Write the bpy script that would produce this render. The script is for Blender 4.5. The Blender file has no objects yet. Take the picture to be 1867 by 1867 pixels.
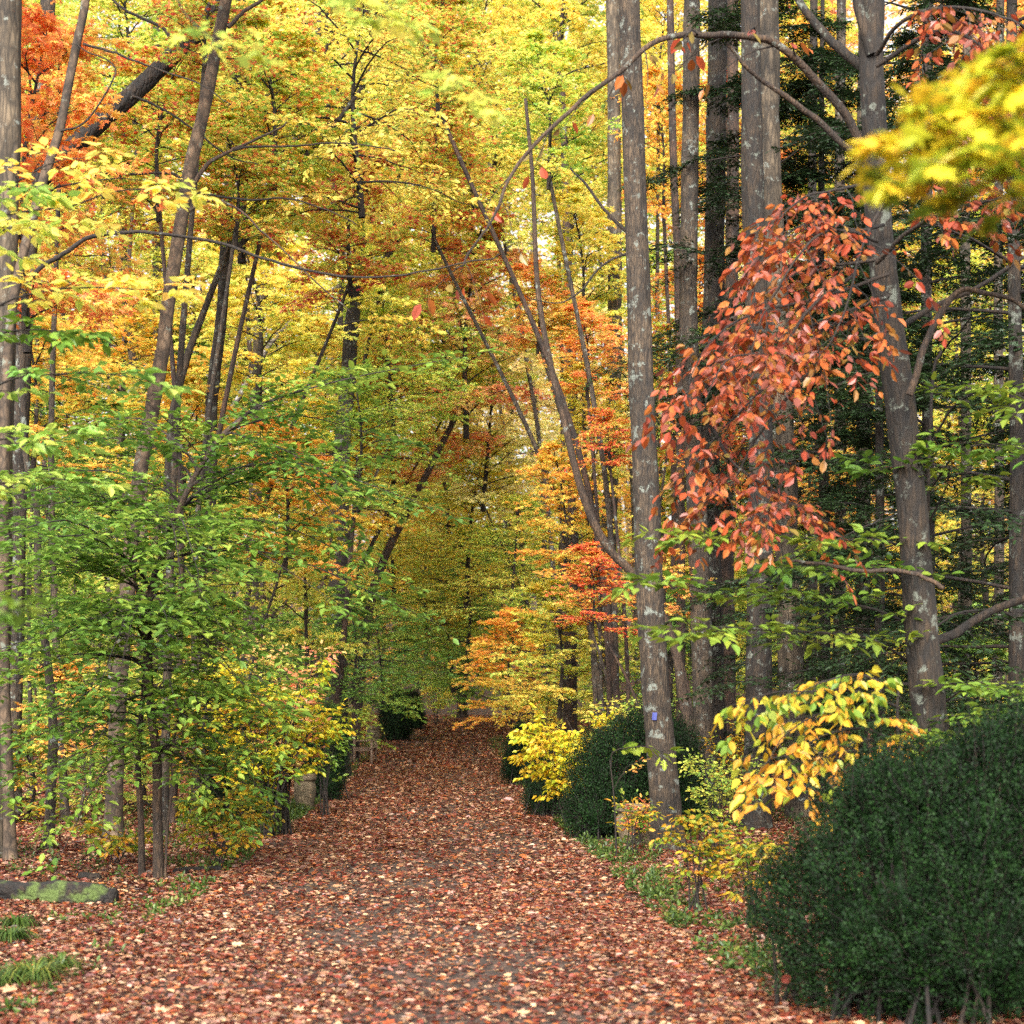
import bpy, math
import numpy as np
from mathutils import Vector

# ------------------------------------------------------------------ camera, world, sun, exposure
FPX, CX, HY, CAMZ = 3200.0, 933.5, 1300.0, 1.6      # the camera's focal length and horizon, in photo pixels
scene = bpy.context.scene
COL = scene.collection
cam_d = bpy.data.cameras.new("camera")
cam = bpy.data.objects.new("camera", cam_d)
COL.objects.link(cam)
cam.location = (0, 0, CAMZ)
cam.rotation_euler = (math.radians(90), 0, 0)
cam_d.sensor_width = 36.0
cam_d.sensor_fit = 'HORIZONTAL'
cam_d.lens = FPX / 1867.0 * 36.0
cam_d.shift_y = (HY - 933.5) / 1867.0
cam_d.clip_start = 0.1
cam_d.clip_end = 2000
cam_d.dof.use_dof = True
cam_d.dof.focus_distance = 21.0
cam_d.dof.aperture_fstop = 2.8
scene.camera = cam

SUN_EL, SUN_ROT = math.radians(33), math.radians(190)
world = bpy.data.worlds.new("World")
scene.world = world
world.use_nodes = True
wn, wl = world.node_tree.nodes, world.node_tree.links
wn.clear()
sky = wn.new("ShaderNodeTexSky")
sky.sky_type = 'NISHITA'
sky.sun_disc = False
sky.sun_elevation = SUN_EL
sky.sun_rotation = SUN_ROT
sky.air_density = 1.0
sky.dust_density = 6.0
sky.ozone_density = 1.0
hsv = wn.new("ShaderNodeHueSaturation")
hsv.inputs["Saturation"].default_value = 0.22      # overcast: a nearly white sky
bg = wn.new("ShaderNodeBackground")
bg.inputs["Strength"].default_value = 0.15
wo = wn.new("ShaderNodeOutputWorld")
wl.new(sky.outputs[0], hsv.inputs["Color"])
wl.new(hsv.outputs[0], bg.inputs[0])
wl.new(bg.outputs[0], wo.inputs[0])

sun_d = bpy.data.lights.new("sun", 'SUN')
sun_d.energy = 1.5
sun_d.angle = math.radians(35)
sun_d.color = (1.0, 0.95, 0.87)
sun = bpy.data.objects.new("sun", sun_d)
COL.objects.link(sun)
sun.rotation_euler = (math.radians(57), 0, math.radians(-10))

scene.view_settings.view_transform = 'Standard'
scene.view_settings.look = 'None'
scene.view_settings.exposure = 1.85
scene.view_settings.gamma = 1
scene.render.engine = 'CYCLES'
cy = scene.cycles
cy.max_bounces = 14
cy.diffuse_bounces = 12
cy.glossy_bounces = 2
cy.transmission_bounces = 12
cy.transparent_max_bounces = 4
cy.caustics_reflective = False
cy.caustics_refractive = False
cy.use_denoising = False

rng = np.random.default_rng(11)
UP = np.array([0., 0., 1.])

# ------------------------------------------------------------------ helpers
def gz(x, y):
    """ground height"""
    x = np.asarray(x, float); y = np.asarray(y, float)
    a = np.interp(y, [0, 33, 41, 49, 58, 66, 75, 80, 90, 110, 140, 200, 600],
                  [0, 0, .06, .22, .55, 1.0, 1.33, 1.36, 2.0, 4.2, 9.0, 20, 60])
    bank = 0.10 * np.clip(np.abs(x + 1.2) - 3.0, 0, 4) * .35
    return a + bank + .03 * np.sin(x * 1.3 + y * .4) * np.clip(np.abs(x + 1) - 2.4, 0, 1)

PD = [0, 8, 15, 29, 49, 66, 75, 82]
def path_l(y): return np.interp(y, PD, [-2.5, -2.6, -2.8, -3.4, -4.2, -5.0, -4.6, -4.4])
def path_r(y): return np.interp(y, PD, [1.6, 1.5, 1.2, .6, -.2, -1.0, -1.3, -1.4])

def W(px, py, D):
    """a point D metres ahead that the photograph shows at px, py"""
    return np.array([(px - CX) / FPX * D, D, CAMZ + (HY - py) / FPX * D])

def norm(v):
    v = np.asarray(v, float)
    return v / (np.linalg.norm(v, axis=-1, keepdims=True) + 1e-12)

def smooth(ctrl, n):
    """Catmull-Rom through the control points, n samples"""
    c = np.asarray(ctrl, float)
    if len(c) == 2:
        t = np.linspace(0, 1, n)[:, None]
        return c[0] * (1 - t) + c[1] * t
    p = np.vstack([2 * c[0] - c[1], c, 2 * c[-1] - c[-2]])
    u = np.linspace(0, len(c) - 1 - 1e-6, n)
    i = u.astype(int); t = (u - i)[:, None]
    p0, p1, p2, p3 = p[i], p[i + 1], p[i + 2], p[i + 3]
    return .5 * (2 * p1 + (p2 - p0) * t + (2 * p0 - 5 * p1 + 4 * p2 - p3) * t ** 2 + (3 * p1 - 3 * p2 + p3 - p0) * t ** 3)

def interp(pts, s):
    f = s * (len(pts) - 1); i = min(int(f), len(pts) - 2); t = f - i
    return pts[i] * (1 - t) + pts[i + 1] * t, norm(pts[i + 1] - pts[i])

def add_mesh(name, verts, faces_flat, starts, mats, mat_idx=None, attr=None, smooth_shade=False):
    me = bpy.data.meshes.new(name)
    me.vertices.add(len(verts))
    me.vertices.foreach_set("co", np.ascontiguousarray(verts, np.float32).ravel())
    me.loops.add(len(faces_flat))
    me.loops.foreach_set("vertex_index", np.ascontiguousarray(faces_flat, np.int32))
    me.polygons.add(len(starts))
    me.polygons.foreach_set("loop_start", np.ascontiguousarray(starts, np.int32))
    if mat_idx is not None:
        me.polygons.foreach_set("material_index", np.ascontiguousarray(mat_idx, np.int32))
    if smooth_shade is True:
        me.polygons.foreach_set("use_smooth", np.ones(len(starts), bool))
    elif smooth_shade is not False:
        me.polygons.foreach_set("use_smooth", smooth_shade)
    for m in mats: me.materials.append(m)
    if attr is not None:
        a = me.attributes.new("lv", 'FLOAT_VECTOR', 'POINT')
        a.data.foreach_set("vector", np.ascontiguousarray(attr, np.float32).ravel())
    me.update(calc_edges=True)
    return me

class Geo:
    """collects tubes and leaves, then makes one mesh: slot 0 leaves, slot 1 wood"""
    def __init__(s, seed=0):
        s.v = []; s.f = []; s.st = []; s.mi = []; s.at = []; s.sm = []
        s.nv = 0; s.nl = 0
        s.tw = []                       # twigs: a, b, clump value, size
        s.r = np.random.default_rng(seed)
    def _add(s, v, f, st, mi, at, sm):
        s.v.append(v); s.f.append(f + s.nv); s.st.append(st + s.nl)
        s.mi.append(np.full(len(st), mi)); s.at.append(at); s.sm.append(np.full(len(st), sm))
        s.nv += len(v); s.nl += len(f)
    def tube(s, pts, radii, sides=6, mi=1, rough=0., cap=False):
        pts = np.asarray(pts, float); n = len(pts)
        radii = np.broadcast_to(np.asarray(radii, float), (n,))
        t = norm(np.gradient(pts, axis=0))
        o = norm(pts[-1] - pts[0])
        ref = np.array([0, 1., 0]) if abs(o[2]) > .75 else UP
        u = norm(np.cross(t, ref)); w = np.cross(t, u)
        a = np.arange(sides) / sides * 2 * np.pi
        rr = radii[:, None] * np.ones(sides)
        if rough:
            L = np.concatenate([[0], np.cumsum(np.linalg.norm(np.diff(pts, axis=0), axis=1))])[:, None]
            for q in range(5):
                k = s.r.integers(1, 6); ph, ph2, fz = s.r.uniform(0, 6.28, 2).tolist() + [s.r.uniform(.6, 5)]
                rr = rr * (1 + rough * .5 * np.sin(k * a[None, :] + ph + np.sin(L * fz + ph2)) * np.sin(L * fz * .7 + ph2))
            rr = rr * (1 + rough * .35 * s.r.standard_normal(rr.shape))
        v = pts[:, None, :] + rr[..., None] * (u[:, None, :] * np.cos(a)[None, :, None] + w[:, None, :] * np.sin(a)[None, :, None])
        i = np.arange(n - 1)[:, None] * sides; j = np.arange(sides)[None, :]; j2 = (j + 1) % sides
        f = np.stack([i + j, i + j2, i + sides + j2, i + sides + j], -1).reshape(-1)
        st = np.arange((n - 1) * sides) * 4
        v = v.reshape(-1, 3)
        if cap:
            f = np.concatenate([f, np.arange(sides), (n - 1) * sides + np.arange(sides)])
            st = np.concatenate([st, [(n - 1) * sides * 4, (n - 1) * sides * 4 + sides]])
        s._add(v, f, st, mi, np.full((len(v), 3), .5), True)
    def twig_tubes(s, r):
        if not s.tw: return
        a = np.array([q[0] for q in s.tw]); b = np.array([q[1] for q in s.tw])
        t = norm(b - a); u = norm(np.cross(t, UP + .01)); w = np.cross(t, u)
        n = len(a); v = np.zeros((n, 6, 3))
        for k in range(3):
            d = u * math.cos(k * 2.094) + w * math.sin(k * 2.094)
            v[:, k] = a + d * r; v[:, k + 3] = b + d * r * .5
        base = (np.arange(n) * 6)[:, None]
        f = (base + np.array([0, 1, 4, 3, 1, 2, 5, 4, 2, 0, 3, 5])[None, :]).reshape(-1)
        s._add(v.reshape(-1, 3), f, np.arange(n * 3) * 4, 1, np.full((n * 6, 3), .5), True)
    def leaves(s, pos, d, nrm, size, r, c, shape):
        T, F = LEAF[shape]
        T = np.array(T, float); k = len(T); n = len(pos)
        d = norm(d); side = norm(np.cross(nrm, d)); nn = np.cross(d, side)
        size = np.broadcast_to(size, (n,))
        bend = s.r.uniform(.2, 1.8, n)
        v = pos[:, None, :] + size[:, None, None] * (T[None, :, 0, None] * d[:, None, :] + T[None, :, 1, None] * side[:, None, :]
                                                     + (T[None, :, 2] * bend[:, None])[..., None] * nn[:, None, :])
        ff = np.concatenate([np.array(q) for q in F]); ln = np.array([len(q) for q in F])
        f = (np.arange(n)[:, None] * k + ff[None, :]).reshape(-1)
        st = (np.arange(n)[:, None] * len(ff) + np.concatenate([[0], np.cumsum(ln)[:-1]])[None, :]).reshape(-1)
        at = np.repeat(np.stack([r, c, s.r.random(n)], -1), k, axis=0)
        s._add(v.reshape(-1, 3), f, st, 0, at, False)
    def leaf_twigs(s, per, size, shape, droop=.15, flat=.35, spread=.85, hang=0., keep=1.):
        """leaves set alternately along every collected twig"""
        if not s.tw: return
        a = np.array([q[0] for q in s.tw]); b = np.array([q[1] for q in s.tw]); c = np.array([q[2] for q in s.tw])
        t = norm(b - a); side = norm(np.cross(t, UP + .02)); n = len(a); R = s.r
        P, Dd, N, C = [], [], [], []
        for k in range(per):
            q = (k + R.uniform(.1, .9, n)) / per
            sg = np.where((k + R.integers(0, 2, n) * (R.random(n) < .25)) % 2, 1., -1.)
            if k == per - 1: q[:] = 1; sg[:] = 0
            p = a + (b - a) * q[:, None]
            d = t * R.uniform(.35, .75, n)[:, None] + side * (sg * spread)[:, None] - UP * droop + R.standard_normal((n, 3)) * .22 - UP * hang
            if k == per - 1: d += t * .8
            m = R.random(n) < keep
            P.append((p + norm(d) * size * .12)[m]); Dd.append(d[m])
            N.append((UP * (1 - .6 * min(hang, 1.)) + R.standard_normal((n, 3)) * (flat + .5 * min(hang, 1.)))[m]); C.append(c[m])
        P = np.vstack(P); Dd = np.vstack(Dd); N = np.vstack(N); C = np.concatenate(C)
        s.leaves(P, Dd, N, size * R.uniform(.6, 1.2, len(P)), R.random(len(P)), C, shape)
    def mesh(s, name, leafm, woodm):
        sm = np.concatenate(s.sm)
        return add_mesh(name, np.vstack(s.v), np.concatenate(s.f), np.concatenate(s.st), [leafm, woodm],
                        np.concatenate(s.mi), np.vstack(s.at), sm)
    def spray(s, pts, r0, r1, L2, n2, s0=.12, n3=4, tl=.28, ang=50, lift=.12, sag=.1, sides=5, tube=True, subr=.35, cl=None, planar=1.):
        """side shoots alternately left and right of a limb, short twigs along each"""
        R = s.r; pts = np.asarray(pts)
        if tube: s.tube(pts, np.linspace(r0, r1, len(pts)), sides)
        base_c = R.random() if cl is None else cl
        for j in range(n2 + 1):
            q = min(1., s0 + (1 - s0) * (j + R.uniform(.2, .8)) / n2) if j < n2 else .995
            p, t = interp(pts, q)
            sd = norm(np.cross(t, UP + R.standard_normal(3) * .05)) * (1 if j % 2 else -1)
            if planar < 1:
                th = R.uniform(-1, 1) * (1 - planar) * math.pi
                sd = sd * math.cos(th) + norm(np.cross(sd, t)) * math.sin(th)
            aa = math.radians(ang * R.uniform(.7, 1.25)) if j < n2 else .1
            d = norm(t * math.cos(aa) + sd * math.sin(aa) + UP * lift * R.uniform(-1, 1.5))
            L = L2 * (1 - .6 * q) * R.uniform(.65, 1.25)
            if j == n2: L = L2 * .45
            k = np.linspace(0, 1, 4)[:, None]
            sub = p + d * L * k - UP * (sag * L * k ** 2) + R.standard_normal((4, 3)) * .035 * L * k
            rs = (r0 * (1 - q) + r1 * q) * subr + .0015
            s.tube(sub, np.linspace(rs, rs * .4, 4), 3)
            c = np.clip(base_c + R.standard_normal() * .18, 0, 1)
            nn = max(2, int(round(n3 * (L / (L2 * .7 + 1e-9)) ** .7)))
            for m in range(nn + 1):
                u = .18 + .8 * (m + R.uniform(.2, .8)) / nn if m < nn else .99
                u = min(u, .99)
                a, tt = interp(sub, u)
                sg = (1 if m % 2 else -1) if m < nn else 0
                s2 = norm(np.cross(tt, UP)) * sg
                dd = norm(tt * R.uniform(.5, 1.) + s2 * .8 + UP * R.uniform(-.25, .3) + R.standard_normal(3) * .12)
                s.tw.append((a, a + dd * tl * R.uniform(.6, 1.25) * (1 - .35 * u), c))

def half(pts):
    """a leaf outline from one half (base .. tip): both halves share base and tip"""
    n = len(pts); out = [(0, 0, 0)] + list(pts)
    mir = [(x, -y, z) for x, y, z in pts[:-1]]
    T = out + mir
    f1 = list(range(n + 1))
    f2 = [0, n] + [n + 1 + i for i in range(len(mir) - 1, -1, -1)]
    return T, [f1, f2]

LEAF = {
    'ovate': half([(.22, .22, .05), (.5, .27, .06), (.78, .14, .02), (1.02, 0, -.06)]),
    'oval': half([(.3, .25, .06), (.68, .22, .05), (1, 0, -.04)]),
    'long': half([(.25, .15, .05), (.6, .17, .04), (1.05, 0, -.14)]),
    'maple': half([(-.05, .26, .0), (.12, .24, .02), (.16, .52, -.03), (.38, .2, .04), (.74, .46, -.03), (.66, .14, .03), (1.05, 0, -.06)]),
    'oak': half([(.2, .12, .03), (.3, .3, .0), (.42, .14, .04), (.58, .36, .0), (.66, .14, .04), (.82, .2, .0), (1.05, 0, -.05)]),
    'rhomb': ([(0, 0, 0), (.45, .34, .08), (1, 0, -.03), (.45, -.34, .08)], [[0, 1, 2, 3]]),
    'star': half([(.02, .3, .0), (.22, .2, .05), (.66, .42, 0), (.62, .12, .03), (1.05, 0, -.05)]),
    'needle': half([(.1, .22, 0), (.24, .06, .02), (.38, .26, 0), (.5, .06, .02), (.66, .2, -.02), (.76, .04, 0), (1., 0, -.05)]),
    'curl': half([(.1, .3, .16), (.4, .34, .2), (.62, .3, .14), (.8, .14, .1), (1, 0, .12)]),
    'blade': ([(0, .03, 0), (.35, .035, .22), (.7, .025, .25), (1, 0, .05), (.7, -.025, .25), (.35, -.035, .22), (0, -.03, 0)], [[0, 1, 5, 6], [1, 2, 4, 5], [2, 3, 4]]),
}

# ------------------------------------------------------------------ materials
def nd(nt, typ, **kw):
    n = nt.nodes.new(typ)
    for k, v in kw.items():
        setattr(n, k, v)
    return n

def ramp(nt, fac, stops, mode='LINEAR'):
    r = nd(nt, "ShaderNodeValToRGB"); r.color_ramp.interpolation = mode
    e = r.color_ramp.elements
    while len(e) > 1: e.remove(e[-1])
    e[0].position = stops[0][0]; e[0].color = (*stops[0][1], 1)
    for p, c in stops[1:]:
        q = e.new(p); q.color = (*c, 1)
    nt.links.new(fac, r.inputs[0])
    return r.outputs[0]

def math_(nt, op, a, b, clamp=False):
    m = nd(nt, "ShaderNodeMath", operation=op, use_clamp=clamp)
    for i, q in enumerate((a, b)):
        if isinstance(q, (int, float)): m.inputs[i].default_value = q
        else: nt.links.new(q, m.inputs[i])
    return m.outputs[0]

def S(r, g, b):
    """display colour 0-255 to a linear one"""
    return tuple(((c / 255) / 12.92 if c / 255 <= .04045 else ((c / 255 + .055) / 1.055) ** 2.4) for c in (r, g, b))

def leaf_mat(name, cols, trans=.42, clump=.55, rough=.42, spec=.35, val=(.8, .99)):
    m = bpy.data.materials.new(name); m.use_nodes = True
    nt = m.node_tree; nt.nodes.clear(); L = nt.links
    at = nd(nt, "ShaderNodeAttribute", attribute_name="lv")
    sx = nd(nt, "ShaderNodeSeparateXYZ"); L.new(at.outputs["Vector"], sx.inputs[0])
    oi = nd(nt, "ShaderNodeObjectInfo")
    f = math_(nt, 'MULTIPLY', sx.outputs[0], 1 - clump)
    f2 = math_(nt, 'MULTIPLY', sx.outputs[1], clump)
    f = math_(nt, 'ADD', f, f2)
    o = math_(nt, 'MULTIPLY_ADD', oi.outputs["Random"], .2)
    o.node.inputs[2].default_value = -.1
    f = math_(nt, 'ADD', f, o, True)
    n = len(cols)
    col = ramp(nt, f, [(.12 + .76 * i / (n - 1), c) for i, c in enumerate(cols)])
    v = math_(nt, 'MULTIPLY_ADD', sx.outputs[2], val[1] - val[0]); v.node.inputs[2].default_value = val[0]
    mx = nd(nt, "ShaderNodeVectorMath", operation='SCALE'); L.new(col, mx.inputs[0]); L.new(v, mx.inputs["Scale"])
    p = nd(nt, "ShaderNodeBsdfPrincipled")
    L.new(mx.outputs[0], p.inputs["Base Color"]); p.inputs["Roughness"].default_value = rough
    p.inputs["Specular IOR Level"].default_value = spec
    tr = nd(nt, "ShaderNodeBsdfTranslucent"); L.new(mx.outputs[0], tr.inputs[0])
    ms = nd(nt, "ShaderNodeMixShader"); ms.inputs[0].default_value = trans
    L.new(p.outputs[0], ms.inputs[1]); L.new(tr.outputs[0], ms.inputs[2])
    out = nd(nt, "ShaderNodeOutputMaterial"); L.new(ms.outputs[0], out.inputs[0])
    return m

PAL = {
    'yellow': leaf_mat("yellow_leaves", [S(178, 204, 96), S(226, 226, 108), S(250, 238, 116), S(252, 230, 110), S(250, 200, 100)], trans=.6, clump=.35),
    'paleyellow': leaf_mat("pale_yellow_leaves", [S(214, 220, 130), S(250, 238, 146), S(254, 242, 170), S(250, 218, 150)], trans=.6, clump=.35),
    'lime': leaf_mat("yellow_green_leaves", [S(136, 178, 80), S(180, 210, 92), S(216, 226, 102), S(244, 234, 110), S(248, 206, 104)], trans=.6, clump=.35),
    'gold': leaf_mat("golden_leaves", [S(184, 200, 90), S(236, 222, 100), S(250, 216, 98), S(250, 194, 92), S(244, 162, 88)], trans=.6, clump=.35),
    'orange': leaf_mat("orange_leaves", [S(214, 212, 98), S(248, 208, 104), S(248, 176, 100), S(242, 142, 92)], trans=.56, clump=.4),
    'red': leaf_mat("red_leaves", [S(226, 212, 94), S(246, 176, 92), S(238, 118, 80), S(222, 86, 74)], trans=.5, clump=.35),
    'mixed': leaf_mat("green_and_red_leaves", [S(150, 186, 80), S(190, 212, 92), S(224, 224, 100), S(244, 214, 98), S(240, 160, 88), S(214, 84, 74)], clump=.2, trans=.56),
    'maroon': leaf_mat("maroon_leaves", [S(180, 200, 90), S(232, 206, 100), S(238, 158, 96), S(214, 96, 84), S(184, 70, 84)], clump=.25, trans=.5),
    'salmon': leaf_mat("salmon_leaves", [S(212, 214, 108), S(244, 210, 130), S(246, 176, 126), S(240, 146, 118)], trans=.58, clump=.4),
    'green': leaf_mat("green_leaves", [S(104, 148, 70), S(132, 172, 78), S(160, 190, 86), S(200, 210, 96)], trans=.5),
    'olive': leaf_mat("olive_leaves", [S(130, 168, 74), S(168, 192, 82), S(206, 212, 92), S(236, 220, 102)], trans=.58, clump=.4),
    'beech': leaf_mat("beech_green_leaves", [S(88, 126, 56), S(108, 146, 58), S(132, 166, 64), S(168, 188, 76)], trans=.48, rough=.4, spec=.4, val=(.6, .92)),
    'fresh': leaf_mat("fresh_green_leaves", [S(92, 134, 50), S(114, 152, 56), S(138, 168, 62), S(166, 182, 64)], trans=.42, rough=.4, val=(.5, .8)),
    'limegold': leaf_mat("yellow_turning_leaves", [S(104, 140, 48), S(142, 168, 54), S(206, 190, 56), S(232, 182, 54), S(226, 152, 52)], clump=.25, val=(.5, .8)),
    'rust': leaf_mat("rust_red_leaves", [S(132, 112, 50), S(182, 110, 52), S(186, 90, 48), S(166, 70, 46), S(148, 84, 68)], trans=.32, rough=.36, spec=.35, clump=.2, val=(.45, .85)),
    'lemon': leaf_mat("bright_yellow_leaves", [S(140, 168, 46), S(200, 204, 52), S(238, 214, 54), S(242, 194, 56)], trans=.42, clump=.3, val=(.6, .9)),
    'hemlock': leaf_mat("hemlock_needles", [S(34, 56, 30), S(46, 72, 36), S(64, 90, 46)], trans=.2, rough=.5, val=(.45, .75)),
    'box': leaf_mat("box_leaves", [S(12, 30, 12), S(22, 46, 18), S(40, 68, 28)], trans=.1, rough=.55, spec=.12, val=(.35, .85)),
    'darkgreen': leaf_mat("dark_green_leaves", [S(80, 118, 56), S(104, 144, 62), S(132, 166, 70), S(176, 190, 80)], trans=.45),
    'herb': leaf_mat("ground_cover_leaves", [S(58, 84, 36), S(78, 106, 42), S(104, 126, 52), S(146, 144, 60)], trans=.3, val=(.45, .75)),
    'litter': leaf_mat("fallen_leaf_litter", [S(72, 36, 30), S(120, 52, 38), S(156, 78, 52), S(130, 86, 74), S(192, 140, 102), S(210, 172, 130), S(166, 126, 112), S(184, 108, 50), S(144, 58, 38), S(98, 46, 36)],
                       trans=.1, clump=.2, rough=.42, spec=.45, val=(.28, .85)),
}

def bark_mat(name, c1, c2, scale=14., lichen=.45, lich_col=(.36, .4, .34), moss=0., furrow=.22, bump=.5):
    wm = (1., .88, .72)
    c1 = tuple(q * .20 * k for q, k in zip(c1, wm)); c2 = tuple(q * .27 * k for q, k in zip(c2, wm)); lich_col = tuple(q * .36 for q in lich_col)
    m = bpy.data.materials.new(name); m.use_nodes = True
    nt = m.node_tree; L = nt.links; p = nt.nodes["Principled BSDF"]
    tc = nd(nt, "ShaderNodeTexCoord")
    mp = nd(nt, "ShaderNodeMapping"); mp.inputs["Scale"].default_value = (1, 1, furrow); L.new(tc.outputs["Object"], mp.inputs[0])
    n1 = nd(nt, "ShaderNodeTexNoise"); n1.inputs["Scale"].default_value = scale * 1.6; n1.inputs["Detail"].default_value = 8; n1.inputs["Roughness"].default_value = .7
    L.new(mp.outputs[0], n1.inputs[0])
    vo = nd(nt, "ShaderNodeTexVoronoi", feature='DISTANCE_TO_EDGE'); vo.inputs["Scale"].default_value = scale * 1.9
    L.new(mp.outputs[0], vo.inputs[0])
    e = ramp(nt, vo.outputs[0], [(0, (.22,) * 3), (.22, (1,) * 3)])
    base = ramp(nt, n1.outputs[0], [(.38, c1), (.62, c2)])
    mul = nd(nt, "ShaderNodeMix", data_type='RGBA', blend_type='MULTIPLY'); mul.inputs[0].default_value = .75
    L.new(base, mul.inputs[6]); L.new(e, mul.inputs[7])
    # broad tone patches, then lichen flecks
    n2 = nd(nt, "ShaderNodeTexNoise"); n2.inputs["Scale"].default_value = 2.6; n2.inputs["Detail"].default_value = 5; L.new(tc.outputs["Object"], n2.inputs[0])
    tone = ramp(nt, n2.outputs[0], [(.36, (.42, .4, .37)), (.5, (.9, .88, .85)), (.64, (1.35, 1.33, 1.28))])
    m2 = nd(nt, "ShaderNodeMix", data_type='RGBA', blend_type='MULTIPLY'); m2.inputs[0].default_value = 1
    L.new(mul.outputs[2], m2.inputs[6]); L.new(tone, m2.inputs[7])
    n3 = nd(nt, "ShaderNodeTexNoise"); n3.inputs["Scale"].default_value = 7.; n3.inputs["Detail"].default_value = 9; n3.inputs["Roughness"].default_value = .72; L.new(tc.outputs["Object"], n3.inputs[0])
    lm = ramp(nt, n3.outputs[0], [(.5 + .13 * (1 - lichen), (0,) * 3), (.56 + .13 * (1 - lichen), (.85,) * 3)])
    m3 = nd(nt, "ShaderNodeMix", data_type='RGBA'); L.new(lm, m3.inputs[0]); L.new(m2.outputs[2], m3.inputs[6]); m3.inputs[7].default_value = (*lich_col, 1)
    outc = m3.outputs[2]
    if moss:
        n4 = nd(nt, "ShaderNodeTexNoise"); n4.inputs["Scale"].default_value = 4.; n4.inputs["Detail"].default_value = 7; L.new(tc.outputs["Object"], n4.inputs[0])
        mm = ramp(nt, n4.outputs[0], [(.62 - .2 * moss, (0,) * 3), (.7 - .2 * moss, (1,) * 3)])
        m4 = nd(nt, "ShaderNodeMix", data_type='RGBA'); L.new(mm, m4.inputs[0]); L.new(outc, m4.inputs[6]); m4.inputs[7].default_value = (.05, .075, .012, 1)
        outc = m4.outputs[2]
    L.new(outc, p.inputs["Base Color"])
    p.inputs["Roughness"].default_value = .88
    bp = nd(nt, "ShaderNodeBump"); bp.inputs["Strength"].default_value = bump; bp.inputs["Distance"].default_value = .03
    hh = math_(nt, 'MULTIPLY', n1.outputs[0], e)
    L.new(hh, bp.inputs["Height"]); L.new(bp.outputs[0], p.inputs["Normal"])
    return m

BK = {
    'ash': bark_mat("grey_brown_bark", S(66, 54, 44), S(136, 120, 102), 16, .5),
    'dark': bark_mat("dark_lichened_bark", S(38, 29, 22), S(92, 76, 58), 12, .5, (.28, .31, .25)),
    'grey': bark_mat("pale_grey_bark", S(112, 102, 88), S(164, 152, 136), 9, .4, (.4, .43, .37), bump=.25),
    'smooth': bark_mat("smooth_grey_bark", S(126, 108, 92), S(172, 152, 134), 6, .3, (.34, .38, .3), furrow=.6, bump=.15),
    'furrow': bark_mat("deeply_furrowed_dark_bark", S(38, 28, 22), S(88, 70, 52), 9, .15, bump=1.),
    'red': bark_mat("reddish_brown_bark", S(74, 54, 42), S(126, 96, 78), 12, .25),
    'birch': bark_mat("white_birch_bark", S(150, 144, 138), S(216, 210, 204), 5, .3, (.7, .68, .66), furrow=2.5, bump=.15),
    'twig': bark_mat("twig_bark", S(50, 38, 30), S(92, 74, 58), 20, .1),
    'limb': bark_mat("brown_limb_bark", S(92, 70, 54), S(138, 114, 92), 18, .25),
    'mossy': bark_mat("rotting_mossy_bark", S(26, 18, 12), S(74, 56, 38), 9, .1, moss=.5, furrow=.9, bump=1.),
}

# ------------------------------------------------------------------ object helpers
def thing(name, label, cat, loc, group=None):
    o = bpy.data.objects.new(name, None); COL.objects.link(o)
    o.location = loc; o.empty_display_size = .2
    o["label"] = label; o["category"] = cat
    if group: o["group"] = group
    return o

def part(name, me, parent=None, loc=(0, 0, 0)):
    o = bpy.data.objects.new(name, me); COL.objects.link(o)
    if parent is not None: o.parent = parent
    o.location = loc
    return o

def setting(name, me, kind='structure', label=None):
    o = part(name, me); o["kind"] = kind
    if label: o["label"] = label
    return o

def shifted(pts, b): return np.asarray(pts, float) - np.asarray(b, float)

# ------------------------------------------------------------------ ground, path
def ground_mat(name, cols, scale, gap):
    m = bpy.data.materials.new(name); m.use_nodes = True
    nt = m.node_tree; L = nt.links; p = nt.nodes["Principled BSDF"]
    tc = nd(nt, "ShaderNodeTexCoord")
    nz = nd(nt, "ShaderNodeTexNoise"); nz.inputs["Scale"].default_value = 9; nz.inputs["Detail"].default_value = 3; L.new(tc.outputs["Object"], nz.inputs[0])
    mxv = nd(nt, "ShaderNodeMix", data_type='VECTOR'); mxv.inputs[0].default_value = .06
    L.new(tc.outputs["Object"], mxv.inputs[4]); L.new(nz.outputs[1], mxv.inputs[5])
    vo = nd(nt, "ShaderNodeTexVoronoi"); vo.inputs["Scale"].default_value = scale; L.new(mxv.outputs[1], vo.inputs[0])
    sc = nd(nt, "ShaderNodeSeparateColor"); L.new(vo.outputs["Color"], sc.inputs[0])
    cols = [tuple(k_ * .68 for k_ in q) for q in cols]; n = len(cols)
    c = ramp(nt, sc.outputs[0], [(i / n, q) for i, q in enumerate(cols)], 'CONSTANT')
    d = ramp(nt, vo.outputs["Distance"], [(.25, (1,) * 3), (.75, (gap,) * 3)])
    mu = nd(nt, "ShaderNodeMix", data_type='RGBA', blend_type='MULTIPLY'); mu.inputs[0].default_value = 1; L.new(c, mu.inputs[6]); L.new(d, mu.inputs[7])
    L.new(mu.outputs[2], p.inputs["Base Color"]); p.inputs["Roughness"].default_value = .75
    bp = nd(nt, "ShaderNodeBump"); bp.inputs["Strength"].default_value = .6; bp.inputs["Distance"].default_value = .02
    L.new(sc.outputs[1], bp.inputs["Height"]); L.new(bp.outputs[0], p.inputs["Normal"])
    return m

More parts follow.
